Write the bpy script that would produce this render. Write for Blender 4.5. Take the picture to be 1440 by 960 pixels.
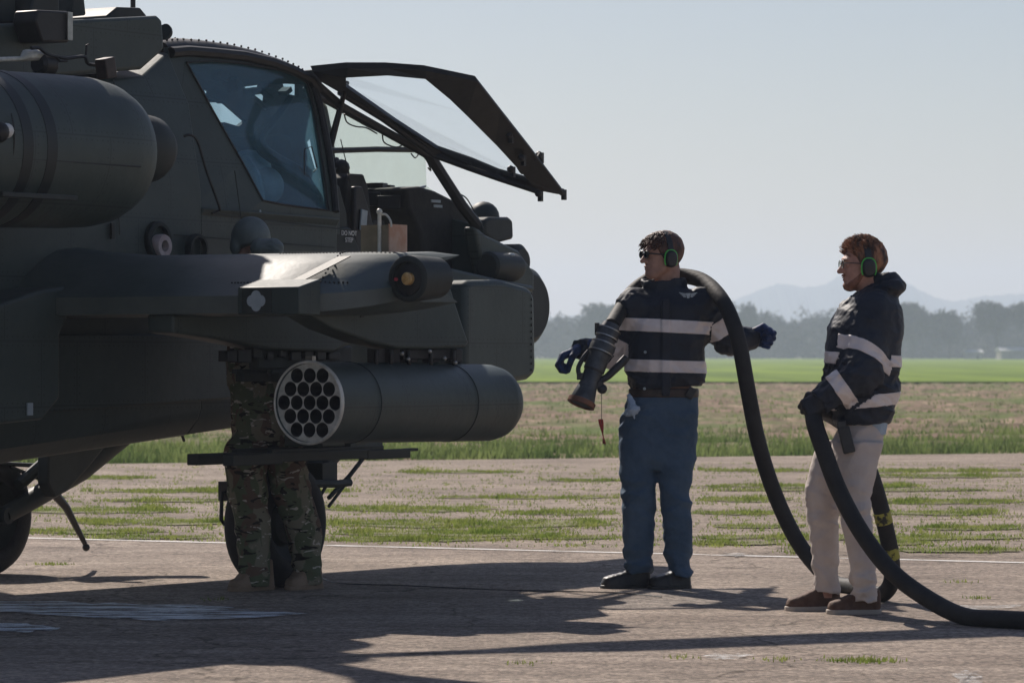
import bpy, bmesh, math, random
import numpy as np
from mathutils import Vector, Matrix
from mathutils.geometry import tessellate_polygon

for o in list(bpy.data.objects): bpy.data.objects.remove(o)
S = bpy.context.scene
COL = S.collection
R = math.radians
rng = random.Random(7); nr = np.random.RandomState(7)

# ------------------------------------------------------------ camera, sky, sun, exposure
CAMH = 1.22; FPX = 5400.0
cam = bpy.data.objects.new('camera', bpy.data.cameras.new('camera')); COL.objects.link(cam)
cam.location = (0, 0, CAMH); cam.rotation_euler = (R(90), 0, 0)
cam.data.sensor_width = 36; cam.data.lens = 135; cam.data.shift_y = 17/1440
cam.data.clip_start = 0.5; cam.data.clip_end = 30000
cam.data.dof.use_dof = True; cam.data.dof.focus_distance = 19.3; cam.data.dof.aperture_fstop = 8.0
S.camera = cam
SUN_AZ = (-0.42, 0.91); SUN_EL = 40.0
az = math.atan2(SUN_AZ[0], SUN_AZ[1])            # from +Y, clockwise
W = bpy.data.worlds.new('World'); S.world = W; W.use_nodes = True
nt = W.node_tree; bg = nt.nodes['Background']
sky = nt.nodes.new('ShaderNodeTexSky'); sky.sky_type = 'NISHITA'; sky.sun_disc = False
sky.sun_elevation = R(SUN_EL); sky.sun_rotation = az % (2*math.pi)
sky.air_density = 1.0; sky.dust_density = 0.7; sky.ozone_density = 2.0; sky.altitude = 50
tn = nt.nodes.new('ShaderNodeMixRGB'); tn.blend_type = 'MULTIPLY'; tn.inputs[0].default_value = 1; tn.inputs[2].default_value = (1.045, 0.972, 1.035, 1)
nt.links.new(sky.outputs[0], tn.inputs[1]); nt.links.new(tn.outputs[0], bg.inputs[0]); bg.inputs[1].default_value = 0.058
sl = bpy.data.lights.new('sun', 'SUN'); sl.energy = 5.0; sl.angle = R(0.6); sl.color = (1.0, 0.91, 0.82)
sun = bpy.data.objects.new('sun', sl); COL.objects.link(sun)
d = Vector((SUN_AZ[0], SUN_AZ[1], 0)).normalized()*math.cos(R(SUN_EL)) + Vector((0, 0, math.sin(R(SUN_EL))))
sun.rotation_euler = d.to_track_quat('Z', 'Y').to_euler(); sun.location = (0, 0, 60)
S.view_settings.view_transform = 'Standard'; S.view_settings.look = 'None'
S.view_settings.gamma = 1; S.view_settings.exposure = 0.20
try: S.view_settings.use_curve_mapping = False
except Exception: pass
S.render.engine = 'CYCLES'
S.cycles.volume_step_rate = 4; S.cycles.max_bounces = 8; S.cycles.transparent_max_bounces = 16
S.cycles.volume_bounces = 1

# ------------------------------------------------------------ materials
def mat(name, col, rough=0.6, metal=0.0, col2=None, scale=8.0, bump=0.0, bscale=None, stretch=(1,1,1), spec=0.5, lo=0.4, hi=0.6, detail=6, col3=None, sheen=0, coat=0):
    m = bpy.data.materials.new(name); m.use_nodes = True
    n = m.node_tree; b = n.nodes['Principled BSDF']; L = n.links
    b.inputs['Roughness'].default_value = rough; b.inputs['Metallic'].default_value = metal
    b.inputs['Specular IOR Level'].default_value = spec
    b.inputs['Base Color'].default_value = (*col, 1)
    if sheen: b.inputs['Sheen Weight'].default_value = sheen
    if coat: b.inputs['Coat Weight'].default_value = coat; b.inputs['Coat Roughness'].default_value = 0.2
    tc = n.nodes.new('ShaderNodeTexCoord'); mp = n.nodes.new('ShaderNodeMapping')
    mp.inputs['Scale'].default_value = stretch; L.new(tc.outputs['Object'], mp.inputs[0])
    if col2 is not None:
        no = n.nodes.new('ShaderNodeTexNoise'); no.inputs['Scale'].default_value = scale; no.inputs['Detail'].default_value = detail
        no.inputs['Roughness'].default_value = 0.6
        L.new(mp.outputs[0], no.inputs['Vector'])
        cr = n.nodes.new('ShaderNodeValToRGB'); L.new(no.outputs[0], cr.inputs[0])
        cr.color_ramp.elements[0].position = lo; cr.color_ramp.elements[0].color = (*col, 1)
        cr.color_ramp.elements[1].position = hi; cr.color_ramp.elements[1].color = (*col2, 1)
        if col3 is not None:
            e = cr.color_ramp.elements.new(min(1, hi+0.12)); e.color = (*col3, 1)
        L.new(cr.outputs[0], b.inputs['Base Color'])
    if bump:
        nb = n.nodes.new('ShaderNodeTexNoise'); nb.inputs['Scale'].default_value = bscale or scale*4; nb.inputs['Detail'].default_value = 5
        L.new(mp.outputs[0], nb.inputs['Vector'])
        bp = n.nodes.new('ShaderNodeBump'); bp.inputs['Strength'].default_value = bump; bp.inputs['Distance'].default_value = 0.02
        L.new(nb.outputs[0], bp.inputs['Height']); L.new(bp.outputs[0], b.inputs['Normal'])
    return m

M = {}
M['paint'] = mat('helicopter_paint', (0.034,0.052,0.046), 0.42, 0, (0.058,0.080,0.070), 2.2, 0.08, 22, lo=0.3, hi=0.7, spec=0.6)
def airframe(m):
    """panel joints, rivet rows, scuffs: marks that belong to the skin"""
    n = m.node_tree; L = n.links; b = n.nodes['Principled BSDF']; src = b.inputs['Base Color'].links[0].from_socket
    tc = n.nodes.new('ShaderNodeTexCoord'); sp = n.nodes.new('ShaderNodeSeparateXYZ'); L.new(tc.outputs['Object'], sp.inputs[0])
    cb = n.nodes.new('ShaderNodeCombineXYZ'); L.new(sp.outputs[1], cb.inputs[0]); L.new(sp.outputs[2], cb.inputs[1])
    def brick(ms):
        k = n.nodes.new('ShaderNodeTexBrick'); k.inputs['Scale'].default_value = 1; k.inputs['Brick Width'].default_value = 0.56; k.inputs['Row Height'].default_value = 0.32
        k.inputs['Mortar Size'].default_value = ms; k.inputs['Mortar Smooth'].default_value = 0; L.new(cb.outputs[0], k.inputs['Vector']); return k.outputs['Fac']
    def mt(op, a, c=None):
        k = n.nodes.new('ShaderNodeMath'); k.operation = op
        for i, x in enumerate((a, c)):
            if x is None: continue
            if isinstance(x, (int, float)): k.inputs[i].default_value = x
            else: L.new(x, k.inputs[i])
        return k.outputs[0]
    seam = brick(0.0035); bandm = brick(0.032)
    fy = mt('SUBTRACT', mt('FRACT', mt('DIVIDE', sp.outputs[1], 0.04)), 0.5); fz_ = mt('SUBTRACT', mt('FRACT', mt('DIVIDE', sp.outputs[2], 0.04)), 0.5)
    rr = mt('ADD', mt('MULTIPLY', fy, fy), mt('MULTIPLY', fz_, fz_)); dot = mt('MULTIPLY', mt('LESS_THAN', rr, 0.018), bandm)
    mk = mt('MULTIPLY', mt('MAXIMUM', seam, dot), 0.45)
    mx = n.nodes.new('ShaderNodeMixRGB'); mx.inputs[2].default_value = (0.008,0.009,0.009,1); L.new(mk, mx.inputs[0]); L.new(src, mx.inputs[1])
    no = n.nodes.new('ShaderNodeTexNoise'); no.inputs['Scale'].default_value = 9; no.inputs['Detail'].default_value = 9; no.inputs['Roughness'].default_value = 0.8; L.new(tc.outputs['Object'], no.inputs['Vector'])
    cr = n.nodes.new('ShaderNodeValToRGB'); cr.color_ramp.elements[0].position = 0.60; cr.color_ramp.elements[1].position = 0.74; cr.color_ramp.elements[1].color = (0.5,0.5,0.5,1); L.new(no.outputs[0], cr.inputs[0])
    m2 = n.nodes.new('ShaderNodeMixRGB'); m2.inputs[2].default_value = (0.12,0.135,0.125,1); L.new(cr.outputs[0], m2.inputs[0]); L.new(mx.outputs[0], m2.inputs[1])
    L.new(m2.outputs[0], b.inputs['Base Color'])
    r_ = n.nodes.new('ShaderNodeMapRange'); r_.inputs[3].default_value = 0.42; r_.inputs[4].default_value = 0.66; L.new(no.outputs[0], r_.inputs[0]); L.new(r_.outputs[0], b.inputs['Roughness'])
M['wingpaint'] = mat('wing_glare_paint', (0.040,0.062,0.056), 0.52, 0, (0.075,0.098,0.088), 5, 0.05, 30, lo=0.35, hi=0.7, spec=1.0)  # lighter, glossier copy of the skin paint, made for sun glare on the wing
airframe(M['paint'])
M['bandpaint'] = mat('dark_band_paint', (0.012,0.017,0.017), 0.5)
M['paint_dark'] = mat('dark_green_paint', (0.019,0.026,0.024), 0.6, 0, (0.028,0.036,0.033), 5, 0.05, 30)
M['black'] = mat('black_metal', (0.012,0.012,0.012), 0.5, 0, (0.02,0.02,0.019), 6)
M['frame'] = mat('canopy_frame_paint', (0.012,0.013,0.012), 0.55, 0, (0.02,0.02,0.018), 9)
M['metal'] = mat('worn_metal', (0.45,0.44,0.41), 0.35, 1.0, (0.3,0.29,0.27), 12)
M['endplate'] = mat('worn_plate', (0.72,0.70,0.62), 0.45, 0.2, (0.50,0.49,0.42), 14, 0.1, 60)
M['rubber'] = mat('tyre_rubber', (0.012,0.012,0.012), 0.75, 0, (0.02,0.019,0.018), 14, 0.15, 60)
M['tan'] = mat('tan_canvas', (0.20,0.16,0.10), 0.8, 0, (0.26,0.21,0.14), 10)
M['orange'] = mat('faded_orange', (0.55,0.30,0.19), 0.7, 0, (0.62,0.42,0.30), 12)
M['palegrey'] = mat('pale_grey_paint', (0.42,0.48,0.50), 0.5, 0, (0.36,0.42,0.44), 20)
M['pink'] = mat('pale_seal', (0.5,0.38,0.36), 0.6, 0, (0.65,0.55,0.52), 15)
M['white'] = mat('white_lettering', (0.75,0.75,0.72), 0.6)
M['amber'] = mat('amber_lens', (0.70,0.46,0.18), 0.3, 0, (0.5,0.30,0.10), 40, coat=0.5)
M['redlens'] = mat('red_lens', (0.45,0.06,0.08), 0.25, coat=0.5)
M['navy'] = mat('navy_fabric', (0.007,0.012,0.023), 0.62, 0, (0.013,0.021,0.038), 6, 0.5, 16, spec=0.45, sheen=0.04)
M['stripe'] = mat('reflective_tape', (0.88,0.80,0.76), 0.45, 0, (0.74,0.66,0.63), 18, 0.12, 60, lo=0.3, hi=0.75)
M['denim'] = mat('blue_denim', (0.030,0.070,0.125), 0.8, 0, (0.075,0.13,0.20), 5, 0.5, 22, lo=0.3, hi=0.7)
M['chino'] = mat('stone_chino', (0.56,0.48,0.43), 0.85, 0, (0.66,0.58,0.52), 8, 0.25, 40, lo=0.3, hi=0.7)
M['lightcloth'] = mat('pale_blue_cotton', (0.35,0.46,0.58), 0.8, 0, (0.45,0.56,0.68), 12)
M['skin'] = mat('skin', (0.36,0.20,0.145), 0.55, 0, (0.52,0.30,0.22), 22, 0.25, 160, lo=0.3, hi=0.7)
M['skin2'] = mat('ruddy_skin', (0.38,0.19,0.135), 0.55, 0, (0.56,0.31,0.23), 22, 0.25, 160, lo=0.3, hi=0.7)
M['hairbrown'] = mat('brown_hair', (0.045,0.018,0.011), 0.55, 0, (0.16,0.065,0.035), 30, 0.5, 90, stretch=(1,1,0.3))
M['hairginger'] = mat('ginger_hair', (0.055,0.022,0.012), 0.55, 0, (0.42,0.19,0.09), 34, 0.5, 90, stretch=(1,1,0.3))
M['beard'] = mat('ginger_stubble', (0.22,0.09,0.05), 0.7, 0, (0.34,0.15,0.09), 60, 0.4, 150)
M['plastic'] = mat('black_plastic', (0.02,0.021,0.022), 0.45, 0, (0.03,0.031,0.033), 20)
M['green'] = mat('bright_green_plastic', (0.10,0.62,0.10), 0.4)
M['gloveblue'] = mat('blue_glove_fabric', (0.007,0.016,0.05), 0.65, 0, (0.015,0.05,0.17), 20, 0.2, 60)
M['gloveblack'] = mat('black_glove_rubber', (0.012,0.013,0.016), 0.6, 0, (0.02,0.02,0.025), 20, 0.2, 60)
M['shoeblack'] = mat('black_leather', (0.012,0.011,0.010), 0.45, 0, (0.02,0.018,0.016), 20, 0.1, 60)
M['shoebrown'] = mat('brown_suede', (0.085,0.042,0.024), 0.8, 0, (0.13,0.07,0.045), 16, 0.2, 80)
M['sole'] = mat('pale_rubber_sole', (0.42,0.36,0.30), 0.7)
M['belt'] = mat('brown_leather', (0.035,0.022,0.016), 0.5, 0, (0.055,0.034,0.026), 20)
M['hose'] = mat('black_hose_rubber', (0.012,0.012,0.012), 0.72, 0, (0.022,0.021,0.02), 9, 0.15, 40)
M['yellow'] = mat('yellow_tape', (0.03,0.03,0.02), 0.6, 0, (0.38,0.36,0.06), 26, lo=0.42, hi=0.5)
M['nozzle'] = mat('dark_nozzle_metal', (0.05,0.055,0.06), 0.4, 0.4, (0.09,0.095,0.10), 16)
M['nozzlerim'] = mat('copper_rim', (0.22,0.10,0.06), 0.45, 0.5)
M['redtag'] = mat('red_ribbon', (0.35,0.03,0.02), 0.7, 0, (0.25,0.02,0.02), 30)
M['boot'] = mat('tan_suede_boot', (0.24,0.17,0.11), 0.85, 0, (0.32,0.23,0.16), 14, 0.2, 60)
M['helmet'] = mat('grey_green_helmet', (0.13,0.16,0.15), 0.55, 0, (0.17,0.20,0.19), 10)
M['seat'] = mat('seat_fabric', (0.02,0.022,0.02), 0.8, 0, (0.035,0.036,0.032), 8, 0.2, 40)

def camo():
    m = bpy.data.materials.new('camouflage_cloth'); m.use_nodes = True
    n = m.node_tree; L = n.links; b = n.nodes['Principled BSDF']; b.inputs['Roughness'].default_value = 0.85
    b.inputs['Specular IOR Level'].default_value = 0.2
    tc = n.nodes.new('ShaderNodeTexCoord')
    def layer(prev, colr, scale, lo, st, seed):
        mp = n.nodes.new('ShaderNodeMapping'); mp.inputs['Scale'].default_value = st; mp.inputs['Location'].default_value = (seed, seed*1.7, 0)
        mp.inputs['Rotation'].default_value = (0.3, 0.5, seed)
        L.new(tc.outputs['Object'], mp.inputs[0])
        no = n.nodes.new('ShaderNodeTexNoise'); no.inputs['Scale'].default_value = scale; no.inputs['Detail'].default_value = 2.5
        no.inputs['Distortion'].default_value = 0.8
        L.new(mp.outputs[0], no.inputs['Vector'])
        cr = n.nodes.new('ShaderNodeValToRGB'); L.new(no.outputs[0], cr.inputs[0])
        cr.color_ramp.elements[0].position = lo; cr.color_ramp.elements[0].color = (0,0,0,1)
        cr.color_ramp.elements[1].position = lo+0.02; cr.color_ramp.elements[1].color = (1,1,1,1)
        mx = n.nodes.new('ShaderNodeMixRGB'); L.new(cr.outputs[0], mx.inputs[0])
        if isinstance(prev, tuple): mx.inputs[1].default_value = (*prev, 1)
        else: L.new(prev, mx.inputs[1])
        mx.inputs[2].default_value = (*colr, 1)
        return mx.outputs[0]
    o = layer((0.24,0.22,0.155), (0.12,0.14,0.08), 6, 0.50, (1,1,0.6), 1.0)
    o = layer(o, (0.15,0.10,0.07), 9, 0.55, (1,1,0.7), 2.0)
    o = layer(o, (0.025,0.022,0.018), 11, 0.60, (1,1,2.4), 3.0)
    o = layer(o, (0.55,0.50,0.42), 15, 0.63, (1,1,2.6), 4.2)
    L.new(o, b.inputs['Base Color']); return m
M['camo'] = camo()

def glass(name, tint=(0.8,0.9,0.95), refl=0.12, ior=1.5, dens=0.5, rough=0.03, mixc=(0.5,0.6,0.65)):
    m = bpy.data.materials.new(name); m.use_nodes = True; n = m.node_tree; L = n.links
    n.nodes.clear(); out = n.nodes.new('ShaderNodeOutputMaterial')
    tr = n.nodes.new('ShaderNodeBsdfTransparent'); tr.inputs[0].default_value = (*tint, 1)
    gl = n.nodes.new('ShaderNodeBsdfGlossy'); gl.inputs['Roughness'].default_value = rough; gl.inputs[0].default_value = (0.95,0.97,1,1)
    fw = n.nodes.new('ShaderNodeLayerWeight'); fw.inputs[0].default_value = 0.5; fp = n.nodes.new('ShaderNodeMath'); fp.operation = 'POWER'; fp.inputs[1].default_value = 5.0; L.new(fw.outputs['Facing'], fp.inputs[0]); fr = n.nodes.new('ShaderNodeMath'); fr.operation = 'MULTIPLY'; fr.inputs[1].default_value = min(1, (ior-1)*2); L.new(fp.outputs[0], fr.inputs[0])
    ad = n.nodes.new('ShaderNodeMath'); ad.operation = 'ADD'; ad.inputs[1].default_value = refl; L.new(fr.outputs[0], ad.inputs[0])
    mx = n.nodes.new('ShaderNodeMixShader'); L.new(ad.outputs[0], mx.inputs[0]); L.new(tr.outputs[0], mx.inputs[1]); L.new(gl.outputs[0], mx.inputs[2])
    # a thin tinted film: its colour paints the lit tone of the panes
    df = n.nodes.new('ShaderNodeBsdfDiffuse'); df.inputs[0].default_value = (*mixc, 1)
    tl = n.nodes.new('ShaderNodeBsdfTranslucent'); tl.inputs[0].default_value = (*mixc, 1)
    m1 = n.nodes.new('ShaderNodeMixShader'); m1.inputs[0].default_value = 0.5; L.new(df.outputs[0], m1.inputs[1]); L.new(tl.outputs[0], m1.inputs[2])
    no = n.nodes.new('ShaderNodeTexNoise'); no.inputs['Scale'].default_value = 4; no.inputs['Detail'].default_value = 6
    tc = n.nodes.new('ShaderNodeTexCoord'); L.new(tc.outputs['Object'], no.inputs['Vector'])
    mu = n.nodes.new('ShaderNodeMath'); mu.operation = 'MULTIPLY'; mu.inputs[1].default_value = dens; L.new(no.outputs[0], mu.inputs[0])
    m2 = n.nodes.new('ShaderNodeMixShader'); L.new(mu.outputs[0], m2.inputs[0]); L.new(mx.outputs[0], m2.inputs[1]); L.new(m1.outputs[0], m2.inputs[2])
    L.new(m2.outputs[0], out.inputs[0]); return m
M['glass'] = glass('cockpit_glass', (0.78,0.92,0.98), 0.05, ior=1.25, dens=0.36, mixc=(0.24,0.48,0.58))
M['doorglass'] = glass('door_glass', (0.95,0.97,0.99), 0.0, ior=1.08, dens=0.05)
M['clear'] = glass('far_glass', (0.88,0.92,0.89), 0.01, ior=1.1, dens=0.2, mixc=(0.62,0.67,0.63))
M['lens'] = glass('dark_lens', (0.08,0.08,0.08), 0.1, dens=0.02)

# ------------------------------------------------------------ object helpers
def link(o, parent=None):
    COL.objects.link(o)
    if parent is not None: o.parent = parent
    return o
def tag(o, label=None, cat=None, group=None, kind=None):
    if label: o['label'] = label
    if cat: o['category'] = cat
    if group: o['group'] = group
    if kind: o['kind'] = kind
    return o
def empty(name, loc=(0,0,0), rz=0.0, **k):
    o = bpy.data.objects.new(name, None); o.empty_display_size = 0.2; link(o); o.location = loc; o.rotation_euler = (0,0,rz)
    return tag(o, **k)

class MB:
    def __init__(s): s.v = []; s.f = []
    def add(s, vs, fs):
        n = len(s.v); s.v += [tuple(map(float, v)) for v in vs]; s.f += [tuple(i+n for i in f) for f in fs]; return s
    def box(s, c, h, rot=None):
        c = Vector(c); vs = []
        for sx in (-1,1):
            for sy in (-1,1):
                for sz in (-1,1):
                    p = Vector((sx*h[0], sy*h[1], sz*h[2]))
                    if rot is not None: p = rot @ p
                    vs.append(c+p)
        return s.add(vs, [(0,1,3,2),(4,6,7,5),(0,4,5,1),(2,3,7,6),(0,2,6,4),(1,5,7,3)])
    def lathe(s, a, b, prof, n=24, cap=True):
        """profile [(u, r)] along the axis a->b, u in metres from a"""
        a = Vector(a); ax = (Vector(b)-a).normalized()
        u = ax.orthogonal().normalized(); w = ax.cross(u)
        vs = []; fs = []
        for (q, r) in prof:
            for k in range(n):
                t = 2*math.pi*k/n; vs.append(a+ax*q+(u*math.cos(t)+w*math.sin(t))*max(r, 1e-4))
        m = len(prof)
        for i in range(m-1):
            for k in range(n):
                k2 = (k+1) % n; fs.append((i*n+k, i*n+k2, (i+1)*n+k2, (i+1)*n+k))
        if cap: fs.append(tuple(range(n))[::-1]); fs.append(tuple((m-1)*n+k for k in range(n)))
        return s.add(vs, fs)
    def cyl(s, a, b, r, r2=None, n=16):
        L = (Vector(b)-Vector(a)).length
        return s.lathe(a, b, [(0, r), (L, r if r2 is None else r2)], n)
    def tube(s, pts, r, n=8, smooth=False):
        if smooth: pts = spline(pts, 6)
        P_ = [Vector(p) for p in pts]; m = len(P_)
        rs = r if hasattr(r, '__len__') else [r]*m
        if len(rs) != m: rs = list(np.interp(np.linspace(0,1,m), np.linspace(0,1,len(rs)), rs))
        up = None; vs = []; fs = []
        for i in range(m):
            d_ = (P_[min(i+1,m-1)]-P_[max(i-1,0)]).normalized()
            if up is None: up = d_.orthogonal().normalized()
            else:
                up = (up - d_*up.dot(d_)); up = up.normalized() if up.length > 1e-6 else d_.orthogonal().normalized()
            w = d_.cross(up)
            for k in range(n):
                t = 2*math.pi*k/n; vs.append(P_[i]+(up*math.cos(t)+w*math.sin(t))*rs[i])
        for i in range(m-1):
            for k in range(n):
                k2 = (k+1) % n; fs.append((i*n+k, i*n+k2, (i+1)*n+k2, (i+1)*n+k))
        fs.append(tuple(range(n))[::-1]); fs.append(tuple((m-1)*n+k for k in range(n)))
        return s.add(vs, fs)
    def loft(s, rings, cap=True, closed=True):
        n = len(rings[0]); vs = [p for r_ in rings for p in r_]; fs = []
        for i in range(len(rings)-1):
            for k in range(n if closed else n-1):
                k2 = (k+1) % n; fs.append((i*n+k, i*n+k2, (i+1)*n+k2, (i+1)*n+k))
        if cap and closed: fs.append(tuple(range(n))[::-1]); fs.append(tuple((len(rings)-1)*n+k for k in range(n)))
        return s.add(vs, fs)
    def ball(s, c, r, n=16, m=10, sc=(1,1,1)):
        c = Vector(c); rings = []
        for i in range(m+1):
            a = math.pi*i/m; rr = max(math.sin(a), 1e-3)
            rings.append([c+Vector((sc[0]*r*rr*math.cos(2*math.pi*k/n), sc[1]*r*rr*math.sin(2*math.pi*k/n), -sc[2]*r*math.cos(a))) for k in range(n)])
        return s.loft(rings)
    def build_each(s, name, m, parent=None, **k):
        """every loose piece becomes a part of its own"""
        par = list(range(len(s.v)))
        def fd(a):
            while par[a] != a: par[a] = par[par[a]]; a = par[a]
            return a
        for f in s.f:
            for i in f[1:]: par[fd(i)] = fd(f[0])
        comp = {}
        for f in s.f: comp.setdefault(fd(f[0]), []).append(f)
        out = []
        for fs in comp.values():
            ids = sorted({i for f in fs for i in f}); mp_ = {i: j for j, i in enumerate(ids)}
            q = MB(); q.add([s.v[i] for i in ids], [tuple(mp_[i] for i in f) for f in fs]); out.append(q.build(name, m, parent, **k))
        return out
    def build(s, name, m, parent=None, smooth=True, bevel=0.0, sharp=35, seg=2):
        me = bpy.data.meshes.new(name); me.from_pydata(s.v, [], s.f); me.validate(); me.update()
        bm = bmesh.new(); bm.from_mesh(me); bmesh.ops.recalc_face_normals(bm, faces=bm.faces); bm.to_mesh(me); bm.free()
        return finish(name, me, m, parent, smooth, bevel, sharp, seg)
def finish(name, me, m, parent=None, smooth=True, bevel=0.0, sharp=35, seg=2):
    me.materials.append(m if not isinstance(m, str) else M[m])
    if smooth:
        me.polygons.foreach_set('use_smooth', [True]*len(me.polygons))
        me.set_sharp_from_angle(angle=R(sharp))
    o = bpy.data.objects.new(name, me); link(o, parent)
    if bevel:
        b = o.modifiers.new('bevel', 'BEVEL'); b.width = bevel; b.segments = seg; b.limit_method = 'ANGLE'; b.angle_limit = R(35); b.harden_normals = False
    return o

def spline(pts, k=6):
    P_ = [Vector(p) for p in pts]; out = []
    for i in range(len(P_)-1):
        p0 = P_[max(i-1,0)]; p1 = P_[i]; p2 = P_[i+1]; p3 = P_[min(i+2,len(P_)-1)]
        for j in range(k):
            t = j/k; out.append(0.5*((2*p1)+(p2-p0)*t+(2*p0-5*p1+4*p2-p3)*t*t+(3*p1-p0-3*p2+p3)*t**3))
    out.append(P_[-1]); return out

def sheet_mesh(outer, holes, vec):
    """flat plate with holes, given thickness by the vector vec"""
    bm = bmesh.new(); es = []
    for loop in [outer]+holes:
        vs = [bm.verts.new(Vector(p)) for p in loop]
    nrm = Vector((0,0,0)); o_ = [Vector(p) for p in outer]
    for i in range(len(o_)): nrm += o_[i].cross(o_[(i+1) % len(o_)])
    nrm.normalize(); e1_ = nrm.orthogonal().normalized(); e2_ = nrm.cross(e1_)
    loops = [[Vector((Vector(p).dot(e1_), Vector(p).dot(e2_), 0)) for p in l] for l in [outer]+holes]
    bm.verts.ensure_lookup_table()
    for tri in tessellate_polygon(loops):
        try: bm.faces.new([bm.verts[i] for i in tri])
        except ValueError: pass
    g = bmesh.ops.extrude_face_region(bm, geom=list(bm.faces))
    bmesh.ops.translate(bm, verts=[x for x in g['geom'] if isinstance(x, bmesh.types.BMVert)], vec=Vector(vec))
    bmesh.ops.recalc_face_normals(bm, faces=bm.faces)
    me = bpy.data.meshes.new('sheet'); bm.to_mesh(me); bm.free(); return me
def sheet(name, outer, holes, vec, m, parent=None, bevel=0.0):
    me = sheet_mesh(outer, holes, vec); me.name = name
    return finish(name, me, m, parent, smooth=False, bevel=bevel)

def text(name, body, size, loc, rot, m, parent, ext=0.001):
    c = bpy.data.curves.new(name, 'FONT'); c.body = body; c.size = size; c.extrude = ext; c.align_x = 'CENTER'; c.align_y = 'CENTER'
    t = bpy.data.objects.new(name, c); COL.objects.link(t); bpy.context.view_layer.update()
    me = bpy.data.meshes.new_from_object(t.evaluated_get(bpy.context.evaluated_depsgraph_get()))
    bpy.data.objects.remove(t)
    me.materials.clear(); me.materials.append(M[m])
    o = bpy.data.objects.new(name, me); link(o, parent); o.location = loc; o.rotation_euler = rot; return o

# ------------------------------------------------------------ signed-distance modelling (cloth, bodies)
def v3(*a): return np.array(a, float)
def smin(a, b, k):
    h = np.clip(0.5+0.5*(b-a)/k, 0, 1); return b*(1-h)+a*h-k*h*(1-h)
def smax(a, b, k): return -smin(-a, -b, k)
def cone(P_, a, b, ra, rb):
    a = np.asarray(a, float); b = np.asarray(b, float); ba = b-a; L2 = ba@ba+1e-12
    t = np.clip(((P_-a)@ba)/L2, 0, 1); q = P_-a-t[:,None]*ba
    return np.sqrt((q*q).sum(1))-(ra+(rb-ra)*t)
def ell(P_, c, r):
    q = (P_-np.asarray(c, float))/np.asarray(r, float); k = np.sqrt((q*q).sum(1)); return (k-1)*min(r)
def rbox(P_, c, h, rd, A=None):
    q = P_-np.asarray(c, float)
    if A is not None: q = q@A
    q = np.abs(q)-(np.asarray(h, float)-rd); return np.sqrt((np.maximum(q,0)**2).sum(1))+np.minimum(q.max(1),0)-rd
def pathd(P_, pts, rs, k=0.02):
    d_ = None
    for i in range(len(pts)-1):
        e = cone(P_, pts[i], pts[i+1], rs[i], rs[i+1]); d_ = e if d_ is None else smin(d_, e, k)
    return d_
def zloft(P_, st, ex=2.2):
    """stations (z, cx, cy, rx, ry), vertical"""
    st = sorted(st); z = [s_[0] for s_ in st]
    zz = np.clip(P_[:,2], z[0], z[-1])
    cx, cy, rx, ry = [np.interp(zz, z, [s_[i] for s_ in st]) for i in (1,2,3,4)]
    q = (np.abs((P_[:,0]-cx)/rx)**ex+np.abs((P_[:,1]-cy)/ry)**ex)**(1/ex)
    d_ = (q-1)*np.minimum(rx, ry)
    dz = np.maximum(np.maximum(z[0]-P_[:,2], P_[:,2]-z[-1]), -0.05)
    return np.where(dz > 0, np.sqrt(np.maximum(d_,0)**2+dz**2), np.maximum(d_, dz))
def wr(P_, f=18, seed=0, st=(1,1,1)):
    Q = P_*np.array(st)*f+seed*3.1
    w = 0.9*np.sin(Q[:,0]*0.6+1.3*np.sin(Q[:,2]*0.5+seed))+0.8*np.sin(Q[:,1]*0.7+Q[:,2]*0.35)
    a = np.sin(Q[:,2]+w+0.5*Q[:,0]); b = np.sin(0.7*Q[:,2]-0.8*Q[:,0]+0.6*Q[:,1]+1.4*w+seed)
    return (1-np.abs(a))*0.6+(1-np.abs(b))*0.6-0.5
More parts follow.
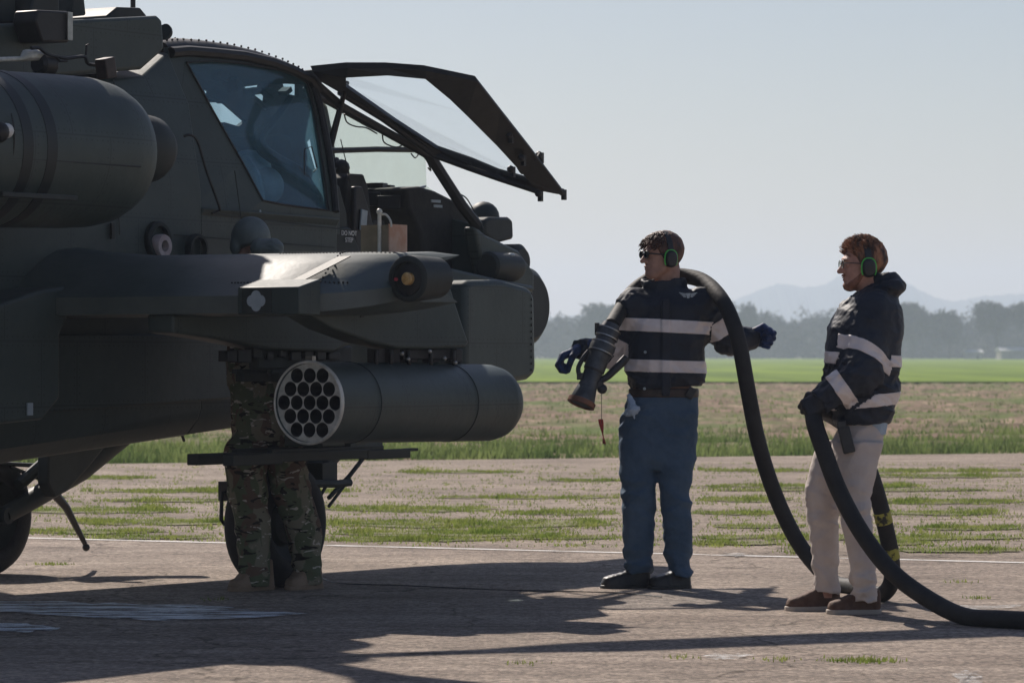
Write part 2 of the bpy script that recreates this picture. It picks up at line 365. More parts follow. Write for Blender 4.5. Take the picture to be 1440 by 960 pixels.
def nets(f, lo, hi, h):
    lo = np.array(lo, float); hi = np.array(hi, float); n = np.ceil((hi-lo)/h).astype(int)+1
    ax = [lo[i]+h*np.arange(n[i]) for i in range(3)]
    G = np.stack(np.meshgrid(*ax, indexing='ij'), -1).reshape(-1, 3)
    D = np.empty(len(G))
    for i in range(0, len(G), 300000): D[i:i+300000] = f(G[i:i+300000])
    D = D.reshape(n); I = D < 0
    corn = [(i,j,k) for i in (0,1) for j in (0,1) for k in (0,1)]
    c = n-1
    cs = sum(I[i:i+c[0], j:j+c[1], k:k+c[2]].astype(np.int8) for i,j,k in corn)
    act = (cs > 0) & (cs < 8); idx = -np.ones(c, int); A = np.argwhere(act); idx[act] = np.arange(len(A))
    acc = np.zeros((len(A),3)); cnt = np.zeros(len(A))
    for p in corn:
        for axis in range(3):
            if p[axis]: continue
            q = list(p); q[axis] = 1
            d0 = D[A[:,0]+p[0], A[:,1]+p[1], A[:,2]+p[2]]; d1 = D[A[:,0]+q[0], A[:,1]+q[1], A[:,2]+q[2]]
            m = (d0 < 0) != (d1 < 0); t = np.where(m, d0/np.where(m, d0-d1, 1), 0)
            pt = np.tile(np.array(p, float), (len(A),1)); pt[:,axis] += t
            acc[m] += pt[m]; cnt[m] += 1
    V = lo+h*(A+acc/cnt[:,None])
    F = []
    for axis in range(3):
        b_, c_ = (axis+1) % 3, (axis+2) % 3
        sl0 = [slice(None)]*3; sl1 = [slice(None)]*3
        sl0[axis] = slice(0,-1); sl1[axis] = slice(1,None)
        m = I[tuple(sl0)] != I[tuple(sl1)]; E_ = np.argwhere(m)
        E_ = E_[(E_[:,b_] > 0) & (E_[:,c_] > 0) & (E_[:,b_] < n[b_]-1) & (E_[:,c_] < n[c_]-1)]
        def at(db, dc):
            q = E_.copy(); q[:,b_] -= db; q[:,c_] -= dc; return idx[q[:,0], q[:,1], q[:,2]]
        quad = np.stack([at(1,1), at(0,1), at(0,0), at(1,0)], 1)
        s_ = I[E_[:,0], E_[:,1], E_[:,2]]
        quad[~s_] = quad[~s_][:, ::-1]
        F.append(quad[(quad >= 0).all(1)])
    return V, np.concatenate(F)
def sdf_mesh(name, f, lo, hi, h):
    V, F = nets(f, lo, hi, h)
    me = bpy.data.meshes.new(name); me.vertices.add(len(V)); me.vertices.foreach_set('co', V.ravel())
    me.loops.add(len(F)*4); me.loops.foreach_set('vertex_index', F.ravel().astype(np.int32))
    me.polygons.add(len(F)); me.polygons.foreach_set('loop_start', np.arange(0, len(F)*4, 4, dtype=np.int32))
    me.update(calc_edges=True); me.validate()
    me.polygons.foreach_set('use_smooth', [True]*len(me.polygons)); return me
def sdf(name, f, lo, hi, h, m, parent):
    me = sdf_mesh(name, f, lo, hi, h); me.materials.append(M[m]); o = bpy.data.objects.new(name, me); link(o, parent); return o
def band(name, me0, parent, keep, planes, off, m):
    """a strip of a garment cut between two planes and lifted off it: real tape sewn on the cloth"""
    bm = bmesh.new(); bm.from_mesh(me0)
    dead = [v for v in bm.verts if not keep(v.co)]
    bmesh.ops.delete(bm, geom=dead, context='VERTS')
    for co, no in planes:
        bmesh.ops.bisect_plane(bm, geom=list(bm.verts)+list(bm.edges)+list(bm.faces), plane_co=Vector(co), plane_no=Vector(no), clear_outer=True)
    bm.normal_update()
    for v in bm.verts: v.co += v.normal*off
    me = bpy.data.meshes.new(name); bm.to_mesh(me); bm.free(); me.materials.clear(); me.materials.append(M[m])
    me.polygons.foreach_set('use_smooth', [True]*len(me.polygons))
    o = bpy.data.objects.new(name, me); link(o, parent)
    so = o.modifiers.new('solid', 'SOLIDIFY'); so.thickness = off*0.9; so.offset = -1
    return o
# ------------------------------------------------------------ ground, field, hills
def ground_mat():
    m = bpy.data.materials.new('ploughed_field_soil'); m.use_nodes = True; n = m.node_tree; L = n.links; b = n.nodes['Principled BSDF']
    b.inputs['Roughness'].default_value = 0.95; b.inputs['Specular IOR Level'].default_value = 0.1
    tc = n.nodes.new('ShaderNodeTexCoord')
    mp = n.nodes.new('ShaderNodeMapping'); mp.inputs['Scale'].default_value = (1.3, 0.28, 1); L.new(tc.outputs['Object'], mp.inputs[0])
    n1 = n.nodes.new('ShaderNodeTexNoise'); n1.inputs['Scale'].default_value = 1.3; n1.inputs['Detail'].default_value = 9; n1.inputs['Roughness'].default_value = 0.75; L.new(mp.outputs[0], n1.inputs['Vector'])
    c1 = n.nodes.new('ShaderNodeValToRGB'); L.new(n1.outputs[0], c1.inputs[0])
    e = c1.color_ramp.elements; e[0].position = 0.34; e[0].color = (0.12,0.08,0.055,1); e[1].position = 0.66; e[1].color = (0.50,0.37,0.265,1)
    x = c1.color_ramp.elements.new(0.54); x.color = (0.29,0.205,0.145,1)
    mp2 = n.nodes.new('ShaderNodeMapping'); mp2.inputs['Scale'].default_value = (0.14, 0.13, 1); L.new(tc.outputs['Object'], mp2.inputs[0])
    n2 = n.nodes.new('ShaderNodeTexNoise'); n2.inputs['Scale'].default_value = 2.0; n2.inputs['Detail'].default_value = 10; n2.inputs['Roughness'].default_value = 0.72; L.new(mp2.outputs[0], n2.inputs['Vector'])
    c2 = n.nodes.new('ShaderNodeValToRGB'); L.new(n2.outputs[0], c2.inputs[0]); c2.color_ramp.elements[0].position = 0.46; c2.color_ramp.elements[1].position = 0.60
    mx = n.nodes.new('ShaderNodeMixRGB'); L.new(c2.outputs[0], mx.inputs[0]); L.new(c1.outputs[0], mx.inputs[1]); mx.inputs[2].default_value = (0.13,0.17,0.05,1)
    L.new(mx.outputs[0], b.inputs['Base Color'])
    bp = n.nodes.new('ShaderNodeBump'); bp.inputs['Strength'].default_value = 0.8; bp.inputs['Distance'].default_value = 0.1; L.new(n1.outputs[0], bp.inputs['Height']); L.new(bp.outputs[0], b.inputs['Normal'])
    return m
M['field'] = ground_mat()
M['crop'] = mat('young_crop', (0.075,0.13,0.006), 0.9, 0, (0.21,0.30,0.015), 0.07, 0.3, 2, stretch=(3.0,0.25,1), lo=0.3, hi=0.7, detail=9, spec=0.1)
M['hill'] = mat('hill_slopes', (0.05,0.07,0.05), 0.95, 0, (0.08,0.09,0.06), 0.01, spec=0.1)
M['grass'] = mat('grass_blades', (0.13,0.19,0.035), 0.75, 0, (0.26,0.29,0.08), 3.0, spec=0.25)
M['grasstall'] = mat('tall_grass_blades', (0.075,0.12,0.035), 0.8, 0, (0.20,0.25,0.085), 0.6, spec=0.2)
M['twig'] = mat('bare_twigs', (0.045,0.042,0.038), 0.9, 0, (0.075,0.07,0.055), 0.3, spec=0.1)
M['bark'] = mat('tree_bark', (0.05,0.042,0.034), 0.9, 0, (0.08,0.07,0.055), 2, spec=0.1)
M['wall_pale'] = mat('pale_render', (0.42,0.37,0.33), 0.9, 0, (0.35,0.31,0.28), 1)
M['roof_pale'] = mat('pale_roof_sheet', (0.4,0.4,0.4), 0.7)

def asphalt(name, c0, c1, crack=True, joint=0.0):
    m = bpy.data.materials.new(name); m.use_nodes = True; n = m.node_tree; L = n.links; b = n.nodes['Principled BSDF']
    b.inputs['Roughness'].default_value = 0.9; b.inputs['Specular IOR Level'].default_value = 0.25
    tc = n.nodes.new('ShaderNodeTexCoord')
    n1 = n.nodes.new('ShaderNodeTexNoise'); n1.inputs['Scale'].default_value = 0.7; n1.inputs['Detail'].default_value = 9; n1.inputs['Roughness'].default_value = 0.7; L.new(tc.outputs['Object'], n1.inputs['Vector'])
    c = n.nodes.new('ShaderNodeValToRGB'); L.new(n1.outputs[0], c.inputs[0])
    c.color_ramp.elements[0].position = 0.32; c.color_ramp.elements[0].color = (*c0,1); c.color_ramp.elements[1].position = 0.68; c.color_ramp.elements[1].color = (*c1,1)
    # aggregate: pale and dark chips
    v = n.nodes.new('ShaderNodeTexVoronoi'); v.inputs['Scale'].default_value = 55; L.new(tc.outputs['Object'], v.inputs['Vector'])
    hsv = n.nodes.new('ShaderNodeSeparateColor'); L.new(v.outputs['Color'], hsv.inputs[0])
    cc = n.nodes.new('ShaderNodeValToRGB'); L.new(hsv.outputs[0], cc.inputs[0])
    cc.color_ramp.elements[0].position = 0.0; cc.color_ramp.elements[0].color = (0.45,0.45,0.45,1)
    cc.color_ramp.elements[1].position = 1.0; cc.color_ramp.elements[1].color = (1.7,1.65,1.6,1)
    x = cc.color_ramp.elements.new(0.5); x.color = (0.95,0.95,0.95,1)
    mu = n.nodes.new('ShaderNodeMixRGB'); mu.blend_type = 'MULTIPLY'; mu.inputs[0].default_value = 0.8; L.new(c.outputs[0], mu.inputs[1]); L.new(cc.outputs[0], mu.inputs[2])
    # longer streaky wear, along the runway
    mp = n.nodes.new('ShaderNodeMapping'); mp.inputs['Rotation'].default_value = (0,0,R(14)); mp.inputs['Scale'].default_value = (0.35,2.2,1); L.new(tc.outputs['Object'], mp.inputs[0])
    n3 = n.nodes.new('ShaderNodeTexNoise'); n3.inputs['Scale'].default_value = 1.6; n3.inputs['Detail'].default_value = 8; n3.inputs['Roughness'].default_value = 0.75; L.new(mp.outputs[0], n3.inputs['Vector'])
    c3 = n.nodes.new('ShaderNodeValToRGB'); L.new(n3.outputs[0], c3.inputs[0])
    c3.color_ramp.elements[0].position = 0.35; c3.color_ramp.elements[0].color = (0.55,0.53,0.5,1); c3.color_ramp.elements[1].position = 0.62; c3.color_ramp.elements[1].color = (1.15,1.13,1.1,1)
    m2 = n.nodes.new('ShaderNodeMixRGB'); m2.blend_type = 'MULTIPLY'; m2.inputs[0].default_value = 0.75; L.new(mu.outputs[0], m2.inputs[1]); L.new(c3.outputs[0], m2.inputs[2])
    # cracks
    vc = n.nodes.new('ShaderNodeTexVoronoi'); vc.feature = 'DISTANCE_TO_EDGE'; vc.inputs['Scale'].default_value = 0.55
    mw = n.nodes.new('ShaderNodeTexNoise'); mw.inputs['Scale'].default_value = 3; mw.inputs['Detail'].default_value = 6; L.new(tc.outputs['Object'], mw.inputs['Vector'])
    ad = n.nodes.new('ShaderNodeMixRGB'); ad.blend_type = 'ADD'; ad.inputs[0].default_value = 0.5; L.new(tc.outputs['Object'], ad.inputs[1]); L.new(mw.outputs['Color'], ad.inputs[2]); L.new(ad.outputs[0], vc.inputs['Vector'])
    cl = n.nodes.new('ShaderNodeValToRGB'); L.new(vc.outputs['Distance'], cl.inputs[0]); cl.color_ramp.elements[0].position = 0.0; cl.color_ramp.elements[0].color = (0.35,0.33,0.3,1); cl.color_ramp.elements[1].position = 0.008; cl.color_ramp.elements[1].color = (1,1,1,1)
    m3 = n.nodes.new('ShaderNodeMixRGB'); m3.blend_type = 'MULTIPLY'; m3.inputs[0].default_value = 1.0 if crack else 0; L.new(m2.outputs[0], m3.inputs[1]); L.new(cl.outputs[0], m3.inputs[2])
    L.new(m3.outputs[0], b.inputs['Base Color'])
    n4 = n.nodes.new('ShaderNodeTexNoise'); n4.inputs['Scale'].default_value = 26; n4.inputs['Detail'].default_value = 8; n4.inputs['Roughness'].default_value = 0.8; L.new(tc.outputs['Object'], n4.inputs['Vector'])
    bp = n.nodes.new('ShaderNodeBump'); bp.inputs['Strength'].default_value = 0.9; bp.inputs['Distance'].default_value = 0.02; L.new(n4.outputs[0], bp.inputs['Height'])
    bp2 = n.nodes.new('ShaderNodeBump'); bp2.inputs['Strength'].default_value = 0.6; bp2.inputs['Distance'].default_value = 0.05; L.new(n3.outputs[0], bp2.inputs['Height']); L.new(bp.outputs[0], bp2.inputs['Normal'])
    L.new(bp2.outputs[0], b.inputs['Normal']); return m
M['asphalt'] = asphalt('worn_asphalt', (0.25,0.203,0.170), (0.46,0.385,0.325))
M['slab'] = asphalt('old_concrete', (0.22,0.178,0.142), (0.43,0.355,0.29))

def worn_paint(name, col, lo, hi, scale, stretch, rough=0.6):
    m = bpy.data.materials.new(name); m.use_nodes = True; n = m.node_tree; L = n.links; b = n.nodes['Principled BSDF']
    b.inputs['Base Color'].default_value = (*col,1); b.inputs['Roughness'].default_value = rough
    out = n.nodes['Material Output']; tr = n.nodes.new('ShaderNodeBsdfTransparent'); mx = n.nodes.new('ShaderNodeMixShader')
    tc = n.nodes.new('ShaderNodeTexCoord'); mp = n.nodes.new('ShaderNodeMapping'); mp.inputs['Scale'].default_value = stretch; L.new(tc.outputs['Object'], mp.inputs[0])
    no = n.nodes.new('ShaderNodeTexNoise'); no.inputs['Scale'].default_value = scale; no.inputs['Detail'].default_value = 9; no.inputs['Roughness'].default_value = 0.75; L.new(mp.outputs[0], no.inputs['Vector'])
    cr = n.nodes.new('ShaderNodeValToRGB'); cr.color_ramp.elements[0].position = lo; cr.color_ramp.elements[1].position = hi; L.new(no.outputs[0], cr.inputs[0])
    L.new(cr.outputs[0], mx.inputs[0]); L.new(tr.outputs[0], mx.inputs[1]); L.new(b.outputs[0], mx.inputs[2]); L.new(mx.outputs[0], out.inputs[0]); return m
M['linepaint'] = worn_paint('worn_white_line', (0.7,0.68,0.64), 0.36, 0.50, 2.0, (0.6,3,1))
M['moss'] = worn_paint('soil_in_joints', (0.15,0.14,0.05), 0.36, 0.50, 2.2, (0.8,1.6,1), 0.95)
M['smallpaint'] = worn_paint('worn_white_spot', (0.6,0.6,0.58), 0.48, 0.60, 14, (0.8,2.5,1))
M['patchpaint'] = worn_paint('worn_white_patch', (0.85,0.87,0.87), 0.45, 0.54, 4.0, (0.7,2.6,1))

def leafy(m, f=0.55):
    n = m.node_tree; L = n.links; b = n.nodes['Principled BSDF']; out = n.nodes['Material Output']
    t = n.nodes.new('ShaderNodeBsdfTranslucent'); mx = n.nodes.new('ShaderNodeMixShader'); mx.inputs[0].default_value = f
    L.new(b.inputs['Base Color'].links[0].from_socket, t.inputs[0]); L.new(b.outputs[0], mx.inputs[1]); L.new(t.outputs[0], mx.inputs[2]); L.new(mx.outputs[0], out.inputs[0])
leafy(M['grass']); leafy(M['grasstall'])
def flat(name, pts, z, m, kind='structure', label=None, cat=None):
    mb = MB(); mb.add([(x, y, z) for x, y in pts], [tuple(range(len(pts)))])
    o = mb.build(name, m, None, smooth=False); tag(o, label, cat, kind=kind)
    return o
def G(px, py):     # the ground point under a pixel
    Y = FPX*CAMH/(py-497.0); return ((px-720)*Y/FPX, Y)
# one ground sheet, furrowed where the field lies, reaching the horizon
xs = np.concatenate([[-12000,-3000,-800,-200,-80], np.linspace(-36,36,289), [80,200,800,3000,12000]])
ys = np.concatenate([[-600,-100,0,20,44], np.linspace(50,170,170), [175,300,800,2500,6000,24000]])
XX, YY = np.meshgrid(xs, ys, indexing='ij')
ZZ = np.full_like(XX, -0.03)
inn = (YY > 50) & (YY < 172)
fur = 0.035*np.sin(YY*2*math.pi/2.4+0.4*np.sin(XX*0.12)) + 0.07*nr.rand(*XX.shape) + 0.03*np.sin(YY*2*math.pi/0.83+XX*0.2)
ZZ = np.where(inn, -0.03+fur-0.02, ZZ)
ny = len(ys)
gv = [(XX[i,j], YY[i,j], ZZ[i,j]) for i in range(len(xs)) for j in range(ny)]
gf = [(i*ny+j, (i+1)*ny+j, (i+1)*ny+j+1, i*ny+j+1) for i in range(len(xs)-1) for j in range(ny-1)]
g = MB(); g.add(gv, gf); o = g.build('ground', 'field', None, smooth=False); tag(o, kind='structure')
flat('green_field', [(-900,150),(900,158),(3000,930),(-3000,930)], 0.09, 'crop')
# the concrete slabs beyond the runway line, and the asphalt we stand on
flat('concrete_apron', [(-60,20),(60,20),(60,G(1440,636)[1]+22),(6.3,47.0),(-5.6,42.0),(-60,22)], 0.002, 'slab')
a0 = G(0,757); a1 = G(1440,793); dx = (a1[0]-a0[0], a1[1]-a0[1])
L0 = (a0[0]-dx[0]*5, a0[1]-dx[1]*5); L1 = (a1[0]+dx[0]*2.6, a1[1]+dx[1]*2.6)
flat('runway', [(-60,-30),(60,-30),(60,L1[1]-8),L1,L0,(-60,L0[1])], 0.006, 'asphalt')
w = 0.045; nx, nyy = -dx[1], dx[0]; nl = math.hypot(nx, nyy); nx /= nl; nyy /= nl
q0 = (a0[0]-dx[0]*1, a0[1]-dx[1]*1); q1 = (a1[0]+dx[0]*1.2, a1[1]+dx[1]*1.2)
o = flat('runway_edge_line', [(q0[0]-nx*w,q0[1]-nyy*w),(q1[0]-nx*w,q1[1]-nyy*w),(q1[0]+nx*w,q1[1]+nyy*w),(q0[0]+nx*w,q0[1]+nyy*w)], 0.011, 'linepaint')
def blob_px(pts, n=4):
    """irregular patch on the ground from its outline as seen"""
    out = []
    m = len(pts)
    for i in range(m):
        a, b = pts[i], pts[(i+1) % m]
        for k in range(n):
            t = k/n; x = a[0]+(b[0]-a[0])*t; y = a[1]+(b[1]-a[1])*t
            out.append(G(x+rng.uniform(-8,8), y+rng.uniform(-1.8,1.8)))
    return out
patches = [[(-60,848),(60,849),(200,852),(330,858),(440,867),(330,873),(200,876),(90,868),(-60,862)],
           [(-60,878),(40,880),(92,886),(40,892),(-60,895)],
           [(990,924),(1040,922),(1066,926),(1030,932),(995,929)],
           [(1345,950),(1372,946),(1382,954),(1370,968),(1340,970)],
           [(1018,779),(1045,779),(1050,783),(1020,784)],
           [(1330,858),(1440,850),(1440,856),(1350,862)],
           ]
for i, p in enumerate(patches): flat('runway_paint_patch', blob_px(p), 0.013, 'patchpaint' if i < 2 else 'smallpaint')
# pale track and hedge foot at the far side of the field
flat('far_track', [(-400,835),(400,835),(500,925),(-500,925)], 0.14, 'wall_pale')

def hill(name, ctrl, Y, thick):
    pts = spline([(x, 0, z) for x, z in ctrl], 14); mb = MB(); rings = []
    for j, (dy, s) in enumerate([(-thick,0.0),(-thick*0.5,0.55),(-thick*0.2,0.9),(0,1.0),(thick,0.0)]):
        rings.append([((px-720)*Y/FPX, Y+dy+rng.uniform(-8,8), max(-2,(497-py)*0.93*Y/FPX*s*(1+rng.uniform(-0.015,0.015)))) for px, _, py in [(p.x, 0, p.z) for p in pts]])
    mb.loft(rings, cap=False, closed=False); o = mb.build(name, 'hill', None); tag(o, kind='structure')
hill('hills', [(300,470),(600,455),(780,440),(900,430),(960,428),(1020,418),(1060,402),(1095,390),(1130,394),(1160,390),(1190,372),(1225,365),(1270,385),(1310,408),(1340,415),(1380,409),(1430,405),(1480,410),(1560,425),(1750,440)], 3300, 260)

# --- far wood: many leafless crowns that read as one mass, and the trees one can tell apart
def crown(V, F, c, rx, rz, n, s):
    """small twig flecks through a lumpy volume"""
    lobes = [(nr.normal(0,0.45)*rx, nr.normal(0,0.45)*rx, nr.uniform(-0.5,0.55)*rz, nr.uniform(0.3,0.55)) for _ in range(9)]
    for _ in range(n):
        lo = lobes[nr.randint(9)]
        d_ = nr.normal(size=3); d_ /= np.linalg.norm(d_); rr = nr.rand()**0.4*lo[3]
        p = np.array([c[0]+lo[0]+d_[0]*rr*rx, c[1]+lo[1]+d_[1]*rr*rx, c[2]+lo[2]+d_[2]*rr*rz])
        if p[2] < 0.2: continue
        a = nr.normal(size=3)*s; b = nr.normal(size=3)*s*0.6
        k = len(V); V += [tuple(p), tuple(p+a), tuple(p+b)]; F.append((k, k+1, k+2))
def mesh_obj(name, V, F, m, parent=None):
    me = bpy.data.meshes.new(name); me.from_pydata([tuple(map(float, v)) for v in V], [], F); me.materials.append(M[m])
    o = bpy.data.objects.new(name, me); link(o, parent); return o
V = []; F = []
def treetop(px):   # height of the far tree line above the horizon, as seen, in px
    return np.interp(px, [560,700,800,850,900,1000,1040,1100,1180,1250,1290,1330,1380,1440,1600], [60,66,68,80,74,66,76,70,80,82,74,72,76,70,66])
for i in range(300):
    px = nr.uniform(430,1620); Y = nr.uniform(850,1050); H_ = treetop(px)*Y/FPX*nr.uniform(0.5,0.96)
    crown(V, F, ((px-720)*Y/FPX, Y, H_*0.55), H_*nr.uniform(0.35,0.6), H_*0.48, 430, 0.8)
for i in range(260):
    px = nr.uniform(430,1620); Y = nr.uniform(842,870); H_ = nr.uniform(2,5)
    crown(V, F, ((px-720)*Y/FPX, Y, H_*0.4), H_*1.6, H_*0.6, 110, 0.7)
o = mesh_obj('far_wood', V, F, 'twig'); tag(o, 'hazy wood of bare trees along the far edge of the field', 'wood', kind='stuff')
def far_tree(px, top, Y, rpx, label):
    r_ = empty('bare_tree', ((px-720)*Y/FPX, Y, 0), label=label, cat='tree', group='bare trees standing out from the far wood')
    H_ = top*Y/FPX; t = MB(); rad = H_*0.028
    t.tube([(0,0,-0.3),(0.1,0,H_*0.25),(0.0,0.1,H_*0.5),(0.2,0,H_*0.85)], [rad,rad*0.8,rad*0.55,rad*0.15], 7)
    for k in range(14):
        a = nr.uniform(0,6.28); z0 = H_*nr.uniform(0.28,0.7); l = rpx*Y/FPX*nr.uniform(0.6,1.0)
        t.tube([(0,0,z0),(math.cos(a)*l*0.5,math.sin(a)*l*0.5,z0+l*0.35),(math.cos(a)*l,math.sin(a)*l,z0+l*nr.uniform(0.3,0.8))], [rad*0.4,rad*0.25,rad*0.08], 5)
    t.build('trunk', 'bark', r_)
    V = []; F = []; crown(V, F, (0,0,H_*0.64), rpx*Y/FPX, H_*0.36, 4200, 0.45); crown(V, F, (0,0,H_*0.72), rpx*Y/FPX*0.8, H_*0.26, 2400, 0.4)
    mesh_obj('crown', V, F, 'twig', r_)
far_tree(1402, 86, 780, 44, 'tall bare tree with a wide rounded crown near the right edge of the photo')
far_tree(1283, 84, 800, 30, 'bare tree with a rounded crown just behind the hood of the right man')
far_tree(1040, 82, 830, 30, 'bare tree just right of the standing hose')
far_tree(850, 84, 820, 32, 'bare tree left of the man holding the nozzle')
far_tree(1335, 66, 800, 20, 'smaller bare tree between the two larger ones at the right')
def far_building(px0, px1, top, Y, label):
    x0 = (px0-720)*Y/FPX; x1 = (px1-720)*Y/FPX; h_ = top*Y/FPX
    r_ = empty('farm_building', ((x0+x1)/2, Y, 0), label=label, cat='building', group='low pale buildings by the far wood')
    w_ = (x1-x0)/2; MB().box((0,4,h_*0.35),(w_,4,h_*0.35)).build('wall','wall_pale',r_,False)
    rf = MB(); rf.loft([[(-w_-0.3,-0.5,h_*0.7+0.01),(-w_-0.3,4,h_),(-w_-0.3,8.5,h_*0.7+0.01)],[(w_+0.3,-0.5,h_*0.7+0.01),(w_+0.3,4,h_),(w_+0.3,8.5,h_*0.7+0.01)]]); rf.build('roof','roof_pale',r_,False)
    dm = MB(); dm.box((w_*0.3,-0.05,h_*0.2),(w_*0.12,0.06,h_*0.2)); dm.build('door','bark',r_,False)
far_building(1408, 1470, 18, 770, 'low pale building at the right edge under the tall tree')
far_building(1362, 1382, 14, 790, 'small pale shed left of the tall tree trunk')

# --- grass: tufts in the joints and patches, and the tall verge
def blades(V, F, x, y, z, h_, n, spread, w_=0.006, up=0.35):
    for _ in range(n):
        a = nr.uniform(0,6.28); px_, py_ = x+nr.normal(0,spread), y+nr.normal(0,spread)
        hh = h_*nr.uniform(0.4,1.1); lean = nr.normal(0,up)*hh; lean2 = nr.normal(0,up)*hh
        k = len(V); c_, s_ = math.cos(a)*w_, math.sin(a)*w_
        V += [(px_-c_,py_-s_,z),(px_+c_,py_+s_,z),(px_+lean,py_+lean2,z+hh)]; F.append((k,k+1,k+2))
# strips as seen: (x0, x1, y, thickness in px, density)
strips = [(0,220,672,3,.9),(560,740,664,2,.5),(980,1440,662,3,.7),(120,500,691,3,.8),(760,870,676,2,.5),(980,1300,684,3,.8),(600,870,700,2,.5),(980,1110,703,4,.9),(1220,1440,706,4,.9),
          (0,260,718,5,.9),(460,700,716,5,1.2),(700,870,722,3,.7),(975,1110,722,3,.7),(1240,1400,722,4,1.0),(100,360,735,5,1.0),(455,870,737,7,1.3),(1290,1440,743,4,1.1),(1000,1130,741,3,.7),
          (0,240,748,4,.8),(470,800,750,6,1.3),(470,700,759,4,1.2),(120,300,757,3,.7),(1080,1440,757,4,.7),(980,1130,757,3,.6),(1110,1150,776,5,1.0),(1250,1440,775,4,.7),(1230,1300,765,4,1.0),(980,1100,765,3,.6),
          (700,870,757,3,.8),(1000,1400,690,2,.4),(1220,1440,670,3,.6),(0,100,700,2,.5),(150,320,705,2,.5)]
VG = []; FG = []; VM = []; FM = []
for (x0, x1, y, th, de) in strips:
    Ym = G(0, y)[1]; wx = (x1-x0)*Ym/FPX; n = int(wx*170*de)
    ph = nr.uniform(0,10)
    for _ in range(n):
        px = nr.uniform(x0, x1); u = (px-x0)/(x1-x0)
        gate = 0.5+0.5*math.sin(px*0.05+ph)*math.sin(px*0.017+ph*2)
        if nr.rand() > (0.35+0.65*gate)*min(1, 6*u*(1-u)+0.25): continue
        py = y+nr.normal(0, th*0.42)
        gx, gy = G(px, py); blades(VG, FG, gx, gy, 0.004, nr.uniform(0.012,0.035)*(1.5 if gate > 0.75 else 0.9), 18, 0.055, 0.005*Ym/25)
    pts = []; m = 26
    for i in range(m):
        a = 2*math.pi*i/m; pts.append(G((x0+x1)/2+(x1-x0)/2*math.cos(a)*nr.uniform(0.85,1.05), y+th*0.9*math.sin(a)*nr.uniform(0.6,1.2)))
    k = len(VM); zz = 0.008+0.0001*len(FM); VM += [(p[0],p[1],zz) for p in pts]; FM.append(tuple(range(k,k+m)))
for (px, py, n, sp) in [(1210,931,40,0.07),(1185,931,20,0.05),(72,795,30,0.06),(1235,932,26,0.05),(1375,843,12,0.04),(740,935,8,0.04),(1350,820,8,0.05),(960,927,8,0.04),(1100,930,10,.05),(300,845,6,.04)]:
    gx, gy = G(px, py); blades(VG, FG, gx, gy, 0.006, 0.022, n*3, sp, 0.004)
o = mesh_obj('soil_strip', VM, FM, 'moss'); tag(o, 'thin strips of soil and moss in the joints of the concrete', 'soil', kind='stuff')
for _ in range(2600):   # sparse tufts all over the slabs
    px = nr.uniform(-150,1600); py = nr.uniform(652,770); gx, gy = G(px, py)
    if gy < L0[1]+(gx-L0[0])*dx[1]/dx[0]+0.15: continue
    blades(VG, FG, gx, gy, 0.004, 0.025, 6, 0.05, 0.006)
o = mesh_obj('grass_tufts', VG, FG, 'grass'); tag(o, 'short green grass growing in the joints of the concrete', 'grass', kind='stuff')
VT = []; FT = []
for _ in range(9500):
    x = nr.uniform(-16,16); y0 = 44.8+0.42*x; y = y0+abs(nr.normal(0,5.5))
    dens = 0.55+0.45*math.sin(x*1.7)*math.sin(y*0.9+x*0.4)
    if nr.rand() > dens: continue
    blades(VT, FT, x, y, -0.03, nr.uniform(0.05,0.20), 13, 0.2, 0.014, 0.3)
o = mesh_obj('verge_grass', VT, FT, 'grasstall'); tag(o, 'tall ragged grass along the near edge of the ploughed field', 'grass', kind='stuff')
VT = []; FT = []
for _ in range(6500):   # young weeds over the ploughed ground
    y = 56+nr.rand()**1.4*110; x = nr.uniform(-0.17,0.17)*y
    if math.sin(y*2*math.pi/6.0+0.6*math.sin(x*0.3)) + nr.normal(0,0.7) < 0.3: continue
    blades(VT, FT, x, y, 0.0, 0.09, 4, 0.3, 0.02*y/80)
o = mesh_obj('field_weeds', VT, FT, 'grasstall'); tag(o, 'thin green weeds in rows over the ploughed field', 'weeds', kind='stuff')

# --- haze
hm = bpy.data.materials.new('haze_air'); hm.use_nodes = True; n = hm.node_tree; n.nodes.clear()
out = n.nodes.new('ShaderNodeOutputMaterial'); pv = n.nodes.new('ShaderNodeVolumePrincipled')
pv.inputs['Color'].default_value = (0.71,0.82,1.0,1); pv.inputs['Density'].default_value = 0.0005; pv.inputs['Anisotropy'].default_value = 0.25
n.links.new(pv.outputs[0], out.inputs['Volume'])
hb = MB().box((0, 1700, 38), (2200, 2000, 41)); o = hb.build('haze', hm, None, smooth=False); tag(o, 'pale blue haze over the field and the far wood', 'haze', kind='stuff')
# ------------------------------------------------------------ attack helicopter, seen from behind its right side
HPHI = R(32); HC = (-2.08, 20.55)
hr = (math.cos(HPHI), -math.sin(HPHI)); hh_ = (math.sin(HPHI), math.cos(HPHI))
def P(px, py, lat):           # point of the photo on the plane `lat` metres right of the helicopter's centre line
    k = (px-720)/FPX; ax = HC[0]+hr[0]*lat; ay = HC[1]+hr[1]*lat
    t = (k*ay-ax)/(hh_[0]-k*hh_[1]); Y = ay+hh_[1]*t
    return (lat, t, CAMH-(py-497)*Y/FPX)
def latz(z): return 0.50-0.26*max(0, z-2.02)
def PS(px, py, off=0.0):      # on the sloping cockpit side
    lat = 0.45
    for _ in range(12): p = P(px, py, lat+off); lat = latz(p[2])
    return (lat+off, p[1], p[2])
heli = empty('attack_helicopter', (HC[0], HC[1], 0), -HPHI, label='dark green military helicopter with raised front canopy door and rocket pod under the wing', cat='helicopter')

